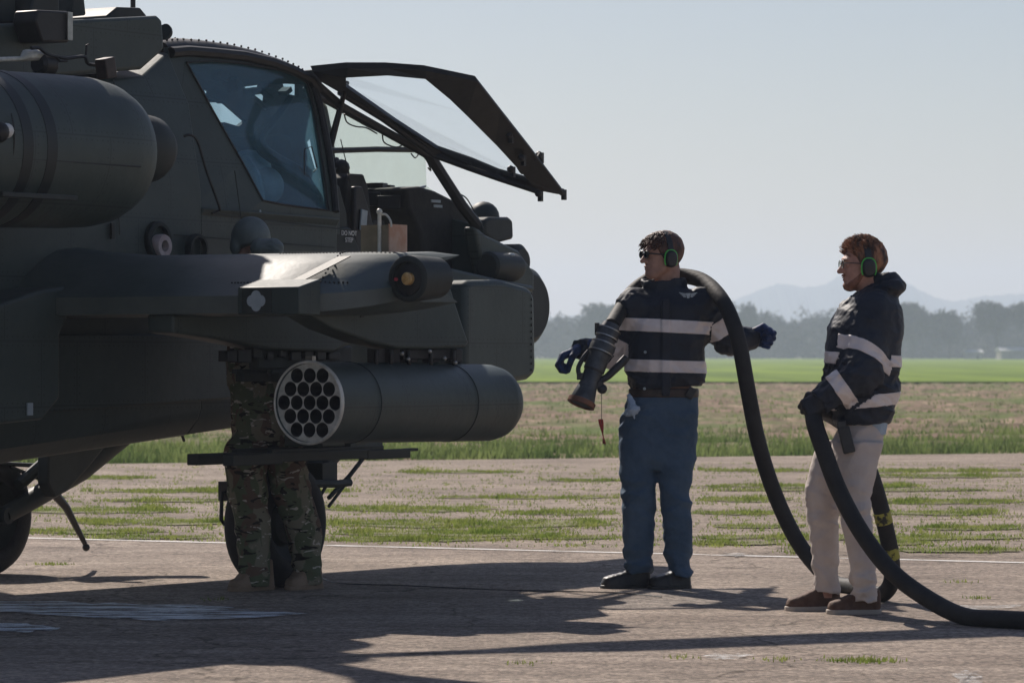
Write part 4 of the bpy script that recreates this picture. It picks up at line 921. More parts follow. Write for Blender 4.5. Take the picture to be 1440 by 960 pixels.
mb = MB(); mb.tube([P(626,520,1.80),P(634,530,1.80)],0.004,5); 
mb = MB(); p_ = A_+pu*0.02+e2*(rP+0.01); mb.box(p_,(0.02,0.015,0.015)); mb.build('rim_clip','metal',pod)
# --- inner pylon with the empty missile launcher
slab('inner_pylon', [(244,442),(244,468),(300,476),(382,492),(470,495),(500,480),(520,442)], 1.42, 1.26, 'paint', bevel=0.014)
lm = MB(); lm.box((1.34,-0.25,1.20),(0.03,0.42,0.06)); lm.box((1.34,0.0,0.93),(0.05,0.18,0.20)); la = lm.build('missile_launcher','paint_dark',heli,bevel=0.01)
zr = P(270,646,1.25)[2]
for lat_, z_ in ((1.25,zr),(1.47,zr),(1.25,zr+0.40),(1.47,zr+0.40)):
    t0 = P(270,646,1.25)[1]
    mb = MB()
    if z_ < zr+0.1: mb.box((lat_,t0+0.21,z_),(0.032,0.21,0.028))
    mb.box((lat_,t0+0.80,z_+0.006),(0.028,0.40,0.024)); mb.box((lat_,t0+1.38,z_),(0.030,0.20,0.024)); mb.box((lat_,t0+1.62,z_+0.018),(0.02,0.05,0.008))
    mb.box((lat_,t0+0.85,z_+0.034),(0.016,0.5,0.012)); mb.build('launch_rail','paint_dark',la,bevel=0.004)
mb = MB(); mb.cyl((1.45,t0+1.05,zr+0.05),(1.45,t0+1.35,zr+0.05),0.03,n=14); mb.box((1.36,t0+0.9,zr+0.08),(0.12,0.10,0.03)); mb.box((1.36,t0+1.15,zr+0.05),(0.12,0.05,0.03)); mb.build('rail_actuator','paint',la,bevel=0.004)
# rough stores-rack hardware and wiring below the inner pylon
mb = MB()
for i in range(9): mb.box(P(320+18*i,496+rng.uniform(-2,6),1.36),(0.03,rng.uniform(.02,.06),rng.uniform(.015,.035)))
mb.build_each('ejector_rack','black',heli,bevel=0.004)

# --- main gear
for side, wx in (('r', 1.0), ('l', -0.985)):
    T = 0.0; rW = 0.335
    w = MB(); w.lathe((wx-0.125,T,rW),(wx+0.125,T,rW),[(0.02,0.19),(0.0,0.215),(0.0,0.27),(0.02,0.31),(0.055,0.33),(0.085,rW),(0.165,rW),(0.195,0.33),(0.23,0.31),(0.25,0.27),(0.25,0.215),(0.23,0.19)],44,cap=False)
    wheel = empty('wheel_tmp'); bpy.data.objects.remove(wheel)
    ty = w.build('wheel','rubber',heli,sharp=60)
    rm = MB(); rm.lathe((wx-0.10,T,rW),(wx+0.10,T,rW),[(0.0,0.0),(0.02,0.06),(0.03,0.10),(0.055,0.12),(0.03,0.17),(0.0,0.195),(0.2,0.195),(0.17,0.17),(0.145,0.12),(0.17,0.10),(0.18,0.06),(0.2,0.0)],32,cap=False); rm.build('rim','paint_dark',ty)
    for g_ in range(3):
        pass
    st = MB(); sx = 1 if wx > 0 else -1
    st.tube([(wx-sx*0.16,T,rW),(wx-sx*0.17,0.25,0.42),(wx-sx*0.20,0.62,0.58),(wx-sx*0.26,1.05,0.86)],[0.05,0.055,0.075,0.10],12)
    st.cyl((wx+sx*0.0,T,rW),(wx-sx*0.2,T,rW),0.045)
    st.tube([(wx-sx*0.17,0.12,0.50),(wx-sx*0.19,0.32,0.62),(wx-sx*0.25,0.50,0.90)],[0.035,0.035,0.045],10)
    st.build('landing_gear_leg','paint_dark',heli,bevel=0)
    st = MB()
    if sx < 0: st.tube([(wx-sx*0.17,0.42,0.45),(wx-sx*0.15,0.56,0.36),(wx-sx*0.14,0.74,0.15)],[0.028,0.022,0.014],8); st.ball((wx-sx*0.14,0.75,0.13),0.022,8,6); st.build('tow_hook','black',heli)
    st = MB(); st.tube([(wx-sx*0.12,-0.02,0.62),(wx-sx*0.12,0.35,0.60),(wx-sx*0.14,0.5,0.55)],0.013,6); st.tube([(wx-sx*0.12,0.1,0.6),(wx-sx*0.12,0.38,0.52)],0.012,6); st.tube([(wx,0.3,0.42),(wx-sx*0.1,0.5,0.5)],0.02,6); st.build_each('brake_line','black',heli)
# oil-strut glint on the left leg
mb = MB(); mb.tube([P(66,676,-0.8),P(86,660,-0.8)],0.018,8); mb.build('oleo_piston','metal',heli)
slab('gear_fairing', [(68,636),(152,624),(128,654),(96,690),(78,700),(68,680)], -0.66, -0.74, 'paint_dark')
# braces ahead of the right wheel
mb = MB(); mb.tube([P(462,700,1.0),P(492,668,1.0),P(526,624,1.0)],0.013,7); mb.tube([P(456,652,1.0),P(470,640,1.0),P(522,626,1.0)],0.016,7); mb.tube([P(432,680,1.1),P(476,680,1.1),P(492,678,1.1)],0.022,7); mb.tube([P(447,703,1.1),P(458,684,1.1)],0.010,6); mb.tube([P(462,712,1.0),P(492,672,1.0)],0.010,6)
mb.box(P(451,666,1.0),(0.06,0.07,0.06)); mb.build_each('gear_brace','paint_dark',heli,bevel=0.003)
mb = MB(); mb.tube([P(334,690,0.75),P(312,692,0.75),P(311,730,0.75),P(315,736,0.75),P(336,737,0.75)],0.011,8); mb.box(P(322,690,0.75),(0.04,0.04,0.05)); mb.tube([P(322,685,0.75),P(330,600,0.5)],0.012,8); mb.build('boarding_step','black',heli)
mb = MB(); mb.tube([P(254,606,0.0),P(259,620,0.0)],0.008,6); mb.tube([P(226,612,0.3),P(229,606,0.3)],0.008,6); mb.build_each('belly_antenna','black',heli)

# things left on the wing
bx = P(533,357,2.02); box = empty('open_box', (0,0,0), label='small open tan box with an orange end, standing on the helicopter wing', cat='box')
def hw(lat, t, z): return (HC[0]+hr[0]*lat+hh_[0]*t, HC[1]+hr[1]*lat+hh_[1]*t, z)
box.location = hw(bx[0]+0.02, bx[1]+0.012, 1.703); box.rotation_euler = (0,0,-HPHI+R(6))
mb = MB()
bw, bl, bh = 0.078, 0.09, 0.075
mb.box((0,-bl,bh),(bw,0.004,bh)); mb.box((0,bl,bh),(bw,0.004,bh)); mb.box((-bw,0,bh),(0.004,bl-0.005,bh)); mb.box((0,0,0.006),(bw-0.006,bl-0.006,0.005)); mb.build('body','tan',box,False)
mb = MB(); mb.box((bw,0,bh+0.002),(0.004,bl+0.004,bh+0.002)); mb.build('end_panel','orange',box,False)
mb = MB(); mb.tube([(0.03,-bl-0.012,0.0),(0.03,-bl-0.012,0.21)],0.010,8); mb.ball((0.03,-bl-0.012,0.215),0.016,8,6); mb.tube([(0.03,-bl-0.012,0.2),(0.06,-bl,0.20),(0.085,-bl,0.17),(0.09,-bl,0.14)],0.006,6,True); mb.build('handle','endplate',box)
# ------------------------------------------------------------ people
class Fig:
    """a figure whose measurements are read at a known distance"""
    def __init__(s, D, px, label, group=None):
        s.D = D; s.x0 = (px-720)*D/FPX; s.root = empty('person', (s.x0, D, 0), label=label, cat='person')
        if group: s.root['group'] = group
    def q(s, px, py, dy=0.0): return ((px-720)*s.D/FPX-s.x0, dy, CAMH-(py-497)*s.D/FPX)
    def w(s, n): return n*s.D/FPX
    def st(s, py, xl, xr, ry, cy=0.0):
        a = s.q((xl+xr)/2, py); return (a[2], a[0], cy, s.w((xr-xl)/2), ry)
def seg(pts, rs, k=0.02): return lambda Q: pathd(Q, pts, rs, k)

def rotz(a):
    c, s_ = math.cos(a), math.sin(a); return np.array([[c,-s_,0],[s_,c,0],[0,0,1.0]])
def head_fn(c, A, s=1.0, beard=0.0):
    """head centre c, A columns = (face direction, left, up)"""
    c = np.array(c, float)
    def f(Q):
        q = ((Q-c)@A)/s
        d_ = ell(q, (-0.012,0,0.035), (0.098,0.077,0.092))
        d_ = smin(d_, ell(q, (0.030,0,-0.030), (0.062,0.062,0.082)), 0.03)      # face
        d_ = smin(d_, ell(q, (0.062,0,-0.092), (0.026,0.028,0.022)), 0.03)      # chin
        for y in (-1, 1): d_ = smin(d_, cone(q, (0.0,0.056*y,-0.055),(0.055,0.024*y,-0.095), 0.018,0.016), 0.025)   # jaw
        d_ = smin(d_, ell(q, (0.085,0,0.030), (0.016,0.045,0.012)), 0.015)      # brow
        for y in (-1, 1): d_ = smax(d_, -ell(q, (0.098,0.031*y,0.006), (0.018,0.019,0.013)), 0.012)
        for y in (-1, 1): d_ = smin(d_, ell(q, (0.078,0.031*y,0.005), (0.013,0.014,0.012)), 0.004)
        d_ = smin(d_, cone(q, (0.088,0,0.016),(0.113,0,-0.026), 0.008,0.0125), 0.012)   # nose
        for y in (-1, 1): d_ = smin(d_, ell(q, (0.100,0.012*y,-0.030), (0.010,0.008,0.007)), 0.006)
        d_ = smin(d_, ell(q, (0.088,0,-0.055), (0.013,0.023,0.006)), 0.005)     # lips
        d_ = smin(d_, ell(q, (0.086,0,-0.066), (0.012,0.020,0.007)), 0.005)
        d_ = smax(d_, -ell(q, (0.104,0,-0.0605), (0.012,0.024,0.0018)), 0.003)
        for y in (-1, 1): d_ = smin(d_, ell(q, (-0.008,0.078*y,-0.005), (0.018,0.010,0.030)), 0.008)   # ears
        return d_*s
    return f
def headset(fig, c, A, s=1.0, parent=None):
    """black ear defenders with a bright green rim"""
    c = Vector(c); X, Yv, Z = [Vector(A[:,i]) for i in range(3)]
    root = None
    def T(x, y, z): return c+(X*x+Yv*y+Z*z)*s
    mb = MB(); pts = []
    for a in np.linspace(-8, 188, 22):
        pts.append(T(-0.012+0.010*math.sin(R(a)), 0.100*math.cos(R(a)), -0.005+0.140*math.sin(R(max(0,min(180,a))))))
    rings = []
    for i, p in enumerate(pts):
        a = R(-8+196*i/21); n_ = (Yv*math.cos(a)+Z*math.sin(a))
        rings.append([p+X*0.016*s-n_*0.004, p+X*0.016*s+n_*0.004, p-X*0.016*s+n_*0.004, p-X*0.016*s-n_*0.004])
    mb.loft(rings); band_ = mb.build('ear_defenders','plastic',fig.root,bevel=0.002)
    for y in (-1, 1):
        def cupf(q0, rr=1.0, th=1.0):
            pass
        ring = []
        for i in range(28):
            t = 2*math.pi*i/28; ring.append((0.032*math.copysign(abs(math.cos(t))**0.8, math.cos(t)), 0.044*math.copysign(abs(math.sin(t))**0.8, math.sin(t))))
        mb = MB(); rings = []
        for (yy, sc) in [(0.076,0.86),(0.084,1.0),(0.098,1.02),(0.112,0.95),(0.120,0.78),(0.123,0.45),(0.124,0.1)]:
            rings.append([T(-0.010+x*sc, y*yy, -0.012+z*sc) for x, z in ring])
        mb.loft(rings); cup = mb.build('ear_cup','plastic',band_)
        mb = MB(); mb.tube([T(-0.010+x*1.10, y*0.097, -0.012+z*1.08) for x, z in ring[-3:]+ring[:18]],0.0038*s,8); mb.build('cup_rim','green',band_)
    mb = MB()
    for xx in (-0.028, 0.006): mb.tube([T(xx,0.06*k,0.130-0.018*k*k) for k in np.linspace(-.8,.8,7)],0.004,6)
    mb.build_each('headband_wire','metal',band_)
def glasses(fig, c, A, s=1.0, dark=True):
    c = Vector(c); X, Yv, Z = [Vector(A[:,i]) for i in range(3)]
    def T(x, y, z): return c+(X*x+Yv*y+Z*z)*s
    root_mb = MB()
    r_ = 0.0035 if dark else 0.002
    for y in (-1, 1):
        pts = [T(0.104-0.10*abs(0.033*math.cos(t))*0, y*0.033+0.026*math.cos(t), 0.008+0.019*math.sin(t)) for t in np.linspace(0, 2*math.pi, 17)]
        root_mb.tube(pts, r_, 6)
        root_mb.tube([T(0.104,y*0.058,0.014),T(0.09,y*0.072,0.014),T(0.0,y*0.082,0.008)], r_*1.1, 6)
    root_mb.tube([T(0.106,-0.008,0.012),T(0.108,0,0.015),T(0.106,0.008,0.012)], r_, 6)
    g = root_mb.build('sunglasses' if dark else 'glasses','plastic',fig.root)
    for y in (-1, 1):
        mb = MB(); ring = [T(0.104, y*0.033+0.025*math.cos(t), 0.008+0.018*math.sin(t)) for t in np.linspace(0, 2*math.pi, 17)[:-1]]
        ring2 = [p-X*0.002 for p in ring]; mb.loft([ring, ring2]); mb.build('lens','lens' if dark else 'clear',g)
def hair_clumps(fig, c, A, m, n, box, length, s=1.0, parent=None, rad=0.006):
    """tapered locks rooted on the scalp"""
    c = Vector(c); X, Yv, Z = [Vector(A[:,i]) for i in range(3)]; mb = MB(); r2 = random.Random(n)
    for _ in range(n):
        x = r2.uniform(*box[0]); y = r2.uniform(*box[1])
        k = 1-((x+0.012)/0.104)**2-(y/0.083)**2
        if k < 0.02: continue
        z = 0.035+0.098*math.sqrt(k); nrm = Vector(((x+0.012)/0.104**2, y/0.083**2, (z-0.035)/0.098**2)).normalized()
        dr = Vector((box[2]*1.0, r2.uniform(-.5,.5), box[3])).normalized(); l = length*r2.uniform(0.6,1.2)
        pts = []
        for i in range(4):
            t = i/3; v = Vector((x,y,z-0.004))+nrm*0.014*math.sin(t*2.2)+dr*l*t+Vector((0,0,-0.012*t*t*(1 if box[3] < 0.4 else 0)))+Vector((r2.uniform(-1,1),r2.uniform(-1,1),r2.uniform(-1,1)))*0.003
            pts.append(c+(X*v.x+Yv*v.y+Z*v.z)*s)
        mb.tube(pts, [rad, rad*0.95, rad*0.6, rad*0.1], 5)
    return mb
def join_into(o, mb_or_me, m):
    """append raw geometry to an existing mesh object (same material)"""
    bm = bmesh.new(); bm.from_mesh(o.data)
    me = bpy.data.meshes.new('tmp'); me.from_pydata(mb_or_me.v, [], mb_or_me.f); bm.from_mesh(me)
    bmesh.ops.recalc_face_normals(bm, faces=bm.faces)
    bm.to_mesh(o.data); bm.free(); bpy.data.meshes.remove(me)
    o.data.polygons.foreach_set('use_smooth', [True]*len(o.data.polygons))

def hand_fn(Wp, d_, s_, n_, curl=(0.5,0.8,0.6), k=1.0, thumb=0.7, spread=0.03):
    """palm, four fingers and thumb; d = forearm direction, s = thumb side, n = palm side"""
    Wp, d_, s_, n_ = [np.array(v, float) for v in (Wp, d_, s_, n_)]
    d_ /= np.linalg.norm(d_); s_ = s_-d_*(s_@d_); s_ /= np.linalg.norm(s_); n2 = np.cross(d_, s_); n_ = n2 if n2@n_ > 0 else -n2
    chains = []
    for i, (off, L_) in enumerate([(0.033,0.92),(0.011,1.0),(-0.011,0.94),(-0.031,0.76)]):
        b = Wp+(d_*(0.092-0.004*abs(i-1))+s_*off)*k; dr = d_+s_*spread*(1.5-i); a = 0; pts = [b-d_*0.03*k, b]; cc = np.atleast_1d(curl)
        for sg, cu in zip((0.044,0.028,0.023), curl):
            a += cu*(1+0.12*i); v = (d_*math.cos(a)+n_*math.sin(a)+s_*spread*(1.5-i)*math.cos(a)); v /= np.linalg.norm(v); b = b+v*sg*L_*k; pts.append(b)
        chains.append((pts, [0.0125*k,0.0128*k,0.0120*k,0.0112*k,0.0098*k]))
    tb = Wp+(d_*0.028+s_*0.032)*k; v1 = d_*0.65+s_*0.6+n_*0.45; v1 /= np.linalg.norm(v1); v2 = d_*0.8+s_*(0.25-0.5*thumb)+n_*(0.3+0.7*thumb); v2 /= np.linalg.norm(v2)
    tp = [tb, tb+v1*0.040*k, tb+v1*0.040*k+v2*0.034*k, tb+v1*0.040*k+v2*0.034*k+(v2+n_*0.3-s_*0.3*thumb)*0.024*k]
    chains.append((tp, [0.017*k,0.0150*k,0.0132*k,0.0115*k]))
    A = np.stack([d_, s_, n_], 1)
    def f(Q):
        o = rbox(Q, Wp+d_*0.05*k, (0.048*k,0.043*k,0.017*k), 0.015*k, A)
        o = smin(o, cone(Q, Wp-d_*0.05*k, Wp+d_*0.02*k, 0.030*k, 0.029*k), 0.02)
        for pts, rs in chains: o = np.minimum(o, 1e9) if False else smin(o, pathd(Q, pts, rs, 0.003), 0.006)
        return o
    allp = np.array([p for c_, _ in chains for p in c_]+[Wp-d_*0.09*k])
    return f, allp.min(0)-0.035, allp.max(0)+0.035

def garment(name, f, lo, hi, m, root, h=0.0075):
    return sdf(name, f, lo, hi, h, m, root)
def torso_band(fig, obj_, arms, z0, z1, tilt=0.0):
    """tape round the body"""
    def keep(co):
        for (pts, rr) in arms:
            P_ = np.array([[co.x,co.y,co.z]])
            if pathd(P_, pts, [rr]*len(pts), 0.001)[0] < 0: return False
        return z0-0.05 < co.z < z1+0.05
    n_ = Vector((tilt,0,1)).normalized()
    band('reflective_tape', obj_.data, obj_, keep, [((0,0,z1), n_), ((0,0,z0), -n_)], 0.004, 'stripe')
def arm_band(obj_, a, b, t0, t1, rad, skew=(0,0,0), other=None):
    a, b = Vector(a), Vector(b); u = (b-a).normalized(); L_ = (b-a).length; n_ = (u+Vector(skew)).normalized()
    def keep(co):
        q = co-a; t = q.dot(u)
        if t < t0*L_-0.06 or t > t1*L_+0.06: return False
        return (q-u*t).length < rad and (other is None or other(co))
    band('reflective_tape', obj_.data, obj_, keep, [(a+u*t1*L_, n_), (a+u*t0*L_, -n_)], 0.004, 'stripe')

def shoe(fig, name, toe, heel, zt, w_, m, sole_m, solet=0.022, high=0.0, parent=None):
    """toe and heel are (x, y) on the ground"""
    toe = np.array([*toe,0.0]); heel = np.array([*heel,0.0]); u = toe-heel; L_ = np.linalg.norm(u); u /= L_; v = np.array([-u[1],u[0],0]); A = np.stack([u, v, np.array([0,0,1.0])],1)
    def f(Q):
        q = (Q-heel)@A; t = np.clip(q[:,0]/L_,0,1)
        hw = np.interp(t,[0,0.1,0.35,0.7,0.9,1],[0.026,0.036,0.036,0.048,0.040,0.022])*w_
        top = np.interp(t,[0,0.15,0.38,0.55,0.8,0.95,1],[zt,zt,zt*0.98,zt*0.80,0.074,0.062,0.045])
        dd = smax(np.abs(q[:,1])-hw*np.clip(1.15-0.35*q[:,2]/0.09,0.6,1.2), q[:,2]-top, 0.025); dd = smax(dd, solet-q[:,2], 0.004)
        dd = smax(dd, np.abs(q[:,0]-L_/2)-L_/2, 0.02); return dd+0.0008*np.sin(q[:,0]*150)*(q[:,0] > L_*0.5)*(q[:,0] < L_*0.75)
    lo = np.minimum(toe,heel)-0.09; hi = np.maximum(toe,heel)+0.09; lo[2] = 0; hi[2] = zt+0.04
    o = sdf(name, f, lo, hi, 0.0045, m, fig.root)
    def g(Q):
        q = (Q-heel)@A; t = np.clip(q[:,0]/L_,0,1)
        hw = np.interp(t,[0,0.1,0.35,0.7,0.9,1],[0.028,0.040,0.040,0.053,0.044,0.026])*w_
        dd = smax(np.abs(q[:,1])-hw, np.abs(q[:,0]-L_/2)-L_/2-0.004, 0.02)
        return smax(dd, np.abs(q[:,2]-solet/2-0.003)-solet/2-0.001, 0.004)
    sdf('sole', g, lo-0.01, hi, 0.004, sole_m, o)
    return o

def trouser_fn(fig, pelvis, legs, amp=0.006, seed=0):
    def f(Q):
        d_ = zloft(Q, pelvis, 2.3)
        for L_ in legs: d_ = smin(d_, zloft(Q, L_, 2.1), 0.015)
        z = Q[:,2]
        g = np.exp(-((z-0.50)/0.13)**2)*0.8+np.exp(-((z-0.13)/0.10)**2)*1.3+np.exp(-((z-0.86)/0.10)**2)*0.5+0.22
        return d_-amp*1.9*g*wr(Q, 32, seed, (0.7,0.7,1.0))-0.0035*g*wr(Q, 80, seed+1, (0.6,0.6,1.2))
    return f

# ---- the man holding the nozzle
m1 = Fig(19.9, 925, 'man in dark navy jacket and blue jeans holding the hose nozzle, facing the helicopter')
q = m1.q
HA = np.stack([np.array([-0.945,-0.30,0.06]), np.array([0,0,0.]), np.array([0,0,0.])],1)
def frame_of(face, up=(0,0,1)):
    X = np.array(face, float); X /= np.linalg.norm(X); U = np.array(up, float); Yv = np.cross(U, X); Yv /= np.linalg.norm(Yv); Z = np.cross(X, Yv); return np.stack([X, Yv, Z], 1)
A1 = frame_of((-0.93,-0.36,0.02), (0.05,0.0,1)); c1 = q(931, 361, 0.0)
hf = head_fn(c1, A1, 0.98)
neck = (q(940,378,0.02), q(938,408,0.03))
arL = [q(893,430,0.0), q(866,497,0.10), q(815,490,-0.02)]
arR = [q(990,428,0.0), q(1024,478,0.05), q(1060,476,0.12)]
def body1(Q): return smin(hf(Q), cone(Q, neck[0], neck[1], 0.060, 0.066), 0.02)
bo = sdf('body', body1, np.array(c1)-(0.17,0.17,0.24), np.array(c1)+(0.17,0.17,0.17), 0.0035, 'skin', m1.root)
core = sdf_mesh('core', lambda Q: smin(smin(smin(zloft(Q, [m1.st(600,890,968,0.07),m1.st(560,888,970,0.08),m1.st(430,900,985,0.08),m1.st(400,920,955,0.05)]), smin(pathd(Q,[q(900,600,0.02),q(897,700,0.0),q(898,815,0.03)],[0.075,0.05,0.035]),pathd(Q,[q(952,600,0.0),q(950,700,-0.02),q(955,815,0.0)],[0.075,0.05,0.035]),0.01),0.02), pathd(Q, arL, [0.05,0.04,0.03]), 0.02), pathd(Q, arR, [0.05,0.04,0.03]), 0.02), (-0.5,-0.2,0.08), (0.6,0.3,1.62), 0.014)
def merge(o, me):
    bm = bmesh.new(); bm.from_mesh(o.data); bm.from_mesh(me); bm.to_mesh(o.data); bm.free(); bpy.data.meshes.remove(me)
    o.data.polygons.foreach_set('use_smooth', [True]*len(o.data.polygons))
merge(bo, core)
# hair: long on top and swept forward, short at the back
def hairf(c, A, s, front=0.07, low=-0.02, seed=1, thick=0.008):
    c = np.array(c)
    def f(Q):
        q_ = ((Q-c)@A)/s
        d_ = ell(q_, (-0.014,0,0.040), (0.100+thick,0.079+thick,0.092+thick))
        cut = q_[:,0]-(front-0.25*np.clip(0.075-q_[:,2],0,0.2)*2.0); d_ = smax(d_, cut, 0.012)
        d_ = smax(d_, (low-0.55*(q_[:,0]+0.03).clip(-0.1,0.0)*0-q_[:,2])-0.045*(q_[:,0] < -0.03), 0.012)
        return (d_-0.0035*wr(q_, 120, seed, (0.5,1,0.35)))*s
    return f
def headbox(c): return np.array(c)-(0.16,0.16,0.12), np.array(c)+(0.16,0.16,0.19)
hr1 = sdf('hair', hairf(c1, A1, 0.98), *headbox(c1), 0.0035, 'hairbrown', m1.root)
join_into(hr1, hair_clumps(m1, c1, A1, None, 620, ((0.0,0.076),(-0.072,0.072),0.85,-0.30), 0.036, 0.98, rad=0.0036), None)
headset(m1, c1, A1, 0.98); glasses(m1, c1, A1, 0.98, True)
# jacket
def jk1(Q):
    d_ = zloft(Q, [m1.st(549,889,987,0.135,0.02),m1.st(540,883,991,0.15,0.02),m1.st(520,879,991,0.155,0.02),m1.st(490,882,992,0.155,0.02),m1.st(455,884,998,0.15,0.02),m1.st(430,886,1000,0.135,0.02),m1.st(416,900,985,0.11,0.03),m1.st(406,914,968,0.085,0.03)], 2.5)
    d_ = smin(d_, pathd(Q, arL, [0.098,0.074,0.056], 0.03), 0.035); d_ = smin(d_, pathd(Q, arR, [0.100,0.078,0.058], 0.03), 0.035)
    cl = zloft(Q, [m1.st(418,908,975,0.10,0.03),m1.st(404,904,966,0.090,0.03),m1.st(391,899,965,0.088,0.03),m1.st(386,900,966,0.084,0.03)], 2.0)
    cl = smax(cl, -zloft(Q, [m1.st(440,918,958,0.06,0.03),m1.st(402,909,958,0.072,0.028),m1.st(380,905,960,0.078,0.025)], 2.0), 0.006)
    front = Q@np.array([-0.55,-0.84,0.0]); cl = smax(cl, (Q[:,2]-q(0,391)[2])+0.55*np.maximum(front-0.0,0)*0.5, 0.006)
    d_ = smin(d_, cl, 0.012)
    # cuffs end cleanly
    for a, b in ((arL[1],arL[2]),(arR[1],arR[2])):
        u = np.array(b)-np.array(a); u = u/np.linalg.norm(u); e = (Q-np.array(b))@u; near = np.sqrt(((Q-np.array(b))**2).sum(1)) < 0.12
        d_ = np.where(near, np.maximum(d_, e-0.02), d_)
    z = Q[:,2]; g = 0.5+0.9*np.exp(-((z-1.07)/0.07)**2)+0.9*np.exp(-((np.abs(Q[:,0]-0.0)-0.33)/0.12)**2)
    d_ = d_-0.013*g*wr(Q, 30, 2, (1.1,0.8,0.8))-0.006*g*wr(Q, 75, 5, (0.8,0.8,1.1))
    d_ = smax(d_, q(0,546)[2]+0.012*np.sin(Q[:,0]*9)-Q[:,2], 0.01)
    # zip flap
    fl = rbox(Q, (q(935,0)[0],-0.125,1.25), (0.022,0.02,0.25), 0.008); return smin(d_, fl, 0.01)
j1 = garment('jacket', jk1, (-0.50,-0.24,0.98), (0.60,0.33,1.66), 'navy', m1.root)
armsL1 = [(arL, 0.105), (arR, 0.108)]
arms1 = [([arL[1], arL[2]], 0.10), ([(np.array(arL[0])*0.35+np.array(arL[1])*0.65), arL[1]], 0.085), ([(np.array(arR[0])*0.45+np.array(arR[1])*0.55), arR[1], arR[2]], 0.095)]
z = lambda y: q(0, y)[2]
torso_band(m1, j1, arms1, z(467), z(449), 0.05); torso_band(m1, j1, arms1, z(523), z(506), 0.03)
arm_band(j1, arL[0], arL[1], 0.60, 0.92, 0.13, (0,0,0.1), other=lambda co: co.x < q(884,0)[0])
arm_band(j1, arL[1], arL[2], -0.15, 0.20, 0.12, (0.0,0,0.35), other=lambda co: co.x < q(878,0)[0])
arm_band(j1, arR[0], arR[1], 0.42, 0.80, 0.15, (0,0,0.0), other=lambda co: co.x > q(999,0)[0])
arm_band(j1, arR[1], arR[2], 0.10, 0.42, 0.12, (0.1,0,0), other=lambda co: co.x > q(1020,0)[0])
mb = MB()
ex, ez = q(966,416)[0], q(966,416)[2]
for sg in (-1, 1):
    for i in range(4):
        x0 = ex+sg*0.012; w1 = sg*(0.007+0.007*(4-i)); zz = ez+0.008-0.006*i
        mb.box((x0+w1*0.5,-0.142+0.03*abs(w1)*0,zz+0.003),(abs(w1)*0.5,0.0015,0.0022),Matrix.Rotation(R(-sg*10),3,'Y'))
mb.add([(ex-0.012,-0.143,ez+0.012),(ex+0.012,-0.143,ez+0.012),(ex+0.006,-0.143,ez-0.014),(ex-0.006,-0.143,ez-0.014),(ex-0.012,-0.140,ez+0.012),(ex+0.012,-0.140,ez+0.012),(ex+0.006,-0.140,ez-0.014),(ex-0.006,-0.140,ez-0.014)],[(0,1,2,3),(4,5,6,7),(0,1,5,4),(1,2,6,5),(2,3,7,6),(3,0,4,7)])
emb = mb.build('wing_emblem','palegrey',j1)
mb = MB()
for (x,y) in ((906,495),(905,546)): p_ = q(x,y,-0.14); mb.ball((p_[0],-0.135,p_[2]),0.008,8,6,(1,.5,1))
mb.build_each('snap_button','palegrey',j1)
# belt, jeans
bl = zloft
sdf('belt', lambda Q: smax(zloft(Q, [m1.st(558.5,884,983,0.132,0.02),m1.st(546,884,983,0.132,0.02)],2.4), -zloft(Q, [m1.st(570,889,978,0.118,0.02),m1.st(535,889,978,0.118,0.02)],2.4), 0.003), (-0.30,-0.2,0.95), (0.30,0.24,1.08), 0.006, 'belt', m1.root)
legs = [[m1.st(806,879,917,0.088,0.03),m1.st(790,878,918,0.082,0.03),m1.st(770,876,919,0.082,0.02),m1.st(740,876,921,0.085,0.01),m1.st(700,873,922,0.092,0.0),m1.st(650,871,923,0.10,0.0),m1.st(600,871,926,0.115,0.01),m1.st(580,874,926,0.12,0.01)],
        [m1.st(810,938,972,0.085,0.0),m1.st(790,936,973,0.082,0.0),m1.st(760,933,974,0.082,-0.01),m1.st(730,931,973,0.085,-0.02),m1.st(690,927,971,0.092,-0.02),m1.st(650,924,977,0.10,-0.01),m1.st(600,924,979,0.115,0.01),m1.st(580,926,980,0.12,0.01)]]
pel = [m1.st(550,886,980,0.122,0.02),m1.st(557,884,982,0.128,0.02),m1.st(575,878,983,0.132,0.02),m1.st(600,872,981,0.13,0.02),m1.st(645,872,979,0.115,0.01),m1.st(662,895,955,0.09,0.01)]
jeans = garment('jeans', trouser_fn(m1, pel, legs, 0.0085, 3), (-0.28,-0.20,0.06), (0.28,0.22,1.05), 'denim', m1.root)
mb = MB(); a_ = q(962,567,-0.115); mb.tube([q(905,570,-0.12),q(890,576,-0.10),q(880,590,-0.07)],0.003,5,True); mb.build('pocket_seam','denim',jeans)
# glove stuffed in the pocket: pale and crumpled
def clothf(Q):
    d_ = cone(Q, q(884,556,-0.10), q(889,575,-0.12), 0.012, 0.030); d_ = smin(d_, cone(Q, q(882,580,-0.11), q(896,574,-0.125), 0.02,0.014), 0.01); d_ = smin(d_, cone(Q, q(889,577,-0.125), q(891,589,-0.125), 0.006,0.003), 0.006)
    return d_-0.006*wr(Q, 110, 4)
sdf('pocket_cloth', clothf, np.array(q(860,600,-0.22)), np.array(q(915,545,-0.03)), 0.003, 'lightcloth', m1.root)
mb = MB(); p_ = q(970,552,-0.10); mb.box((p_[0],-0.09,p_[2]),(0.022,0.016,0.03),Matrix.Rotation(R(30),3,'Y')); mb.build('belt_pouch','plastic',m1.root,bevel=0.006)
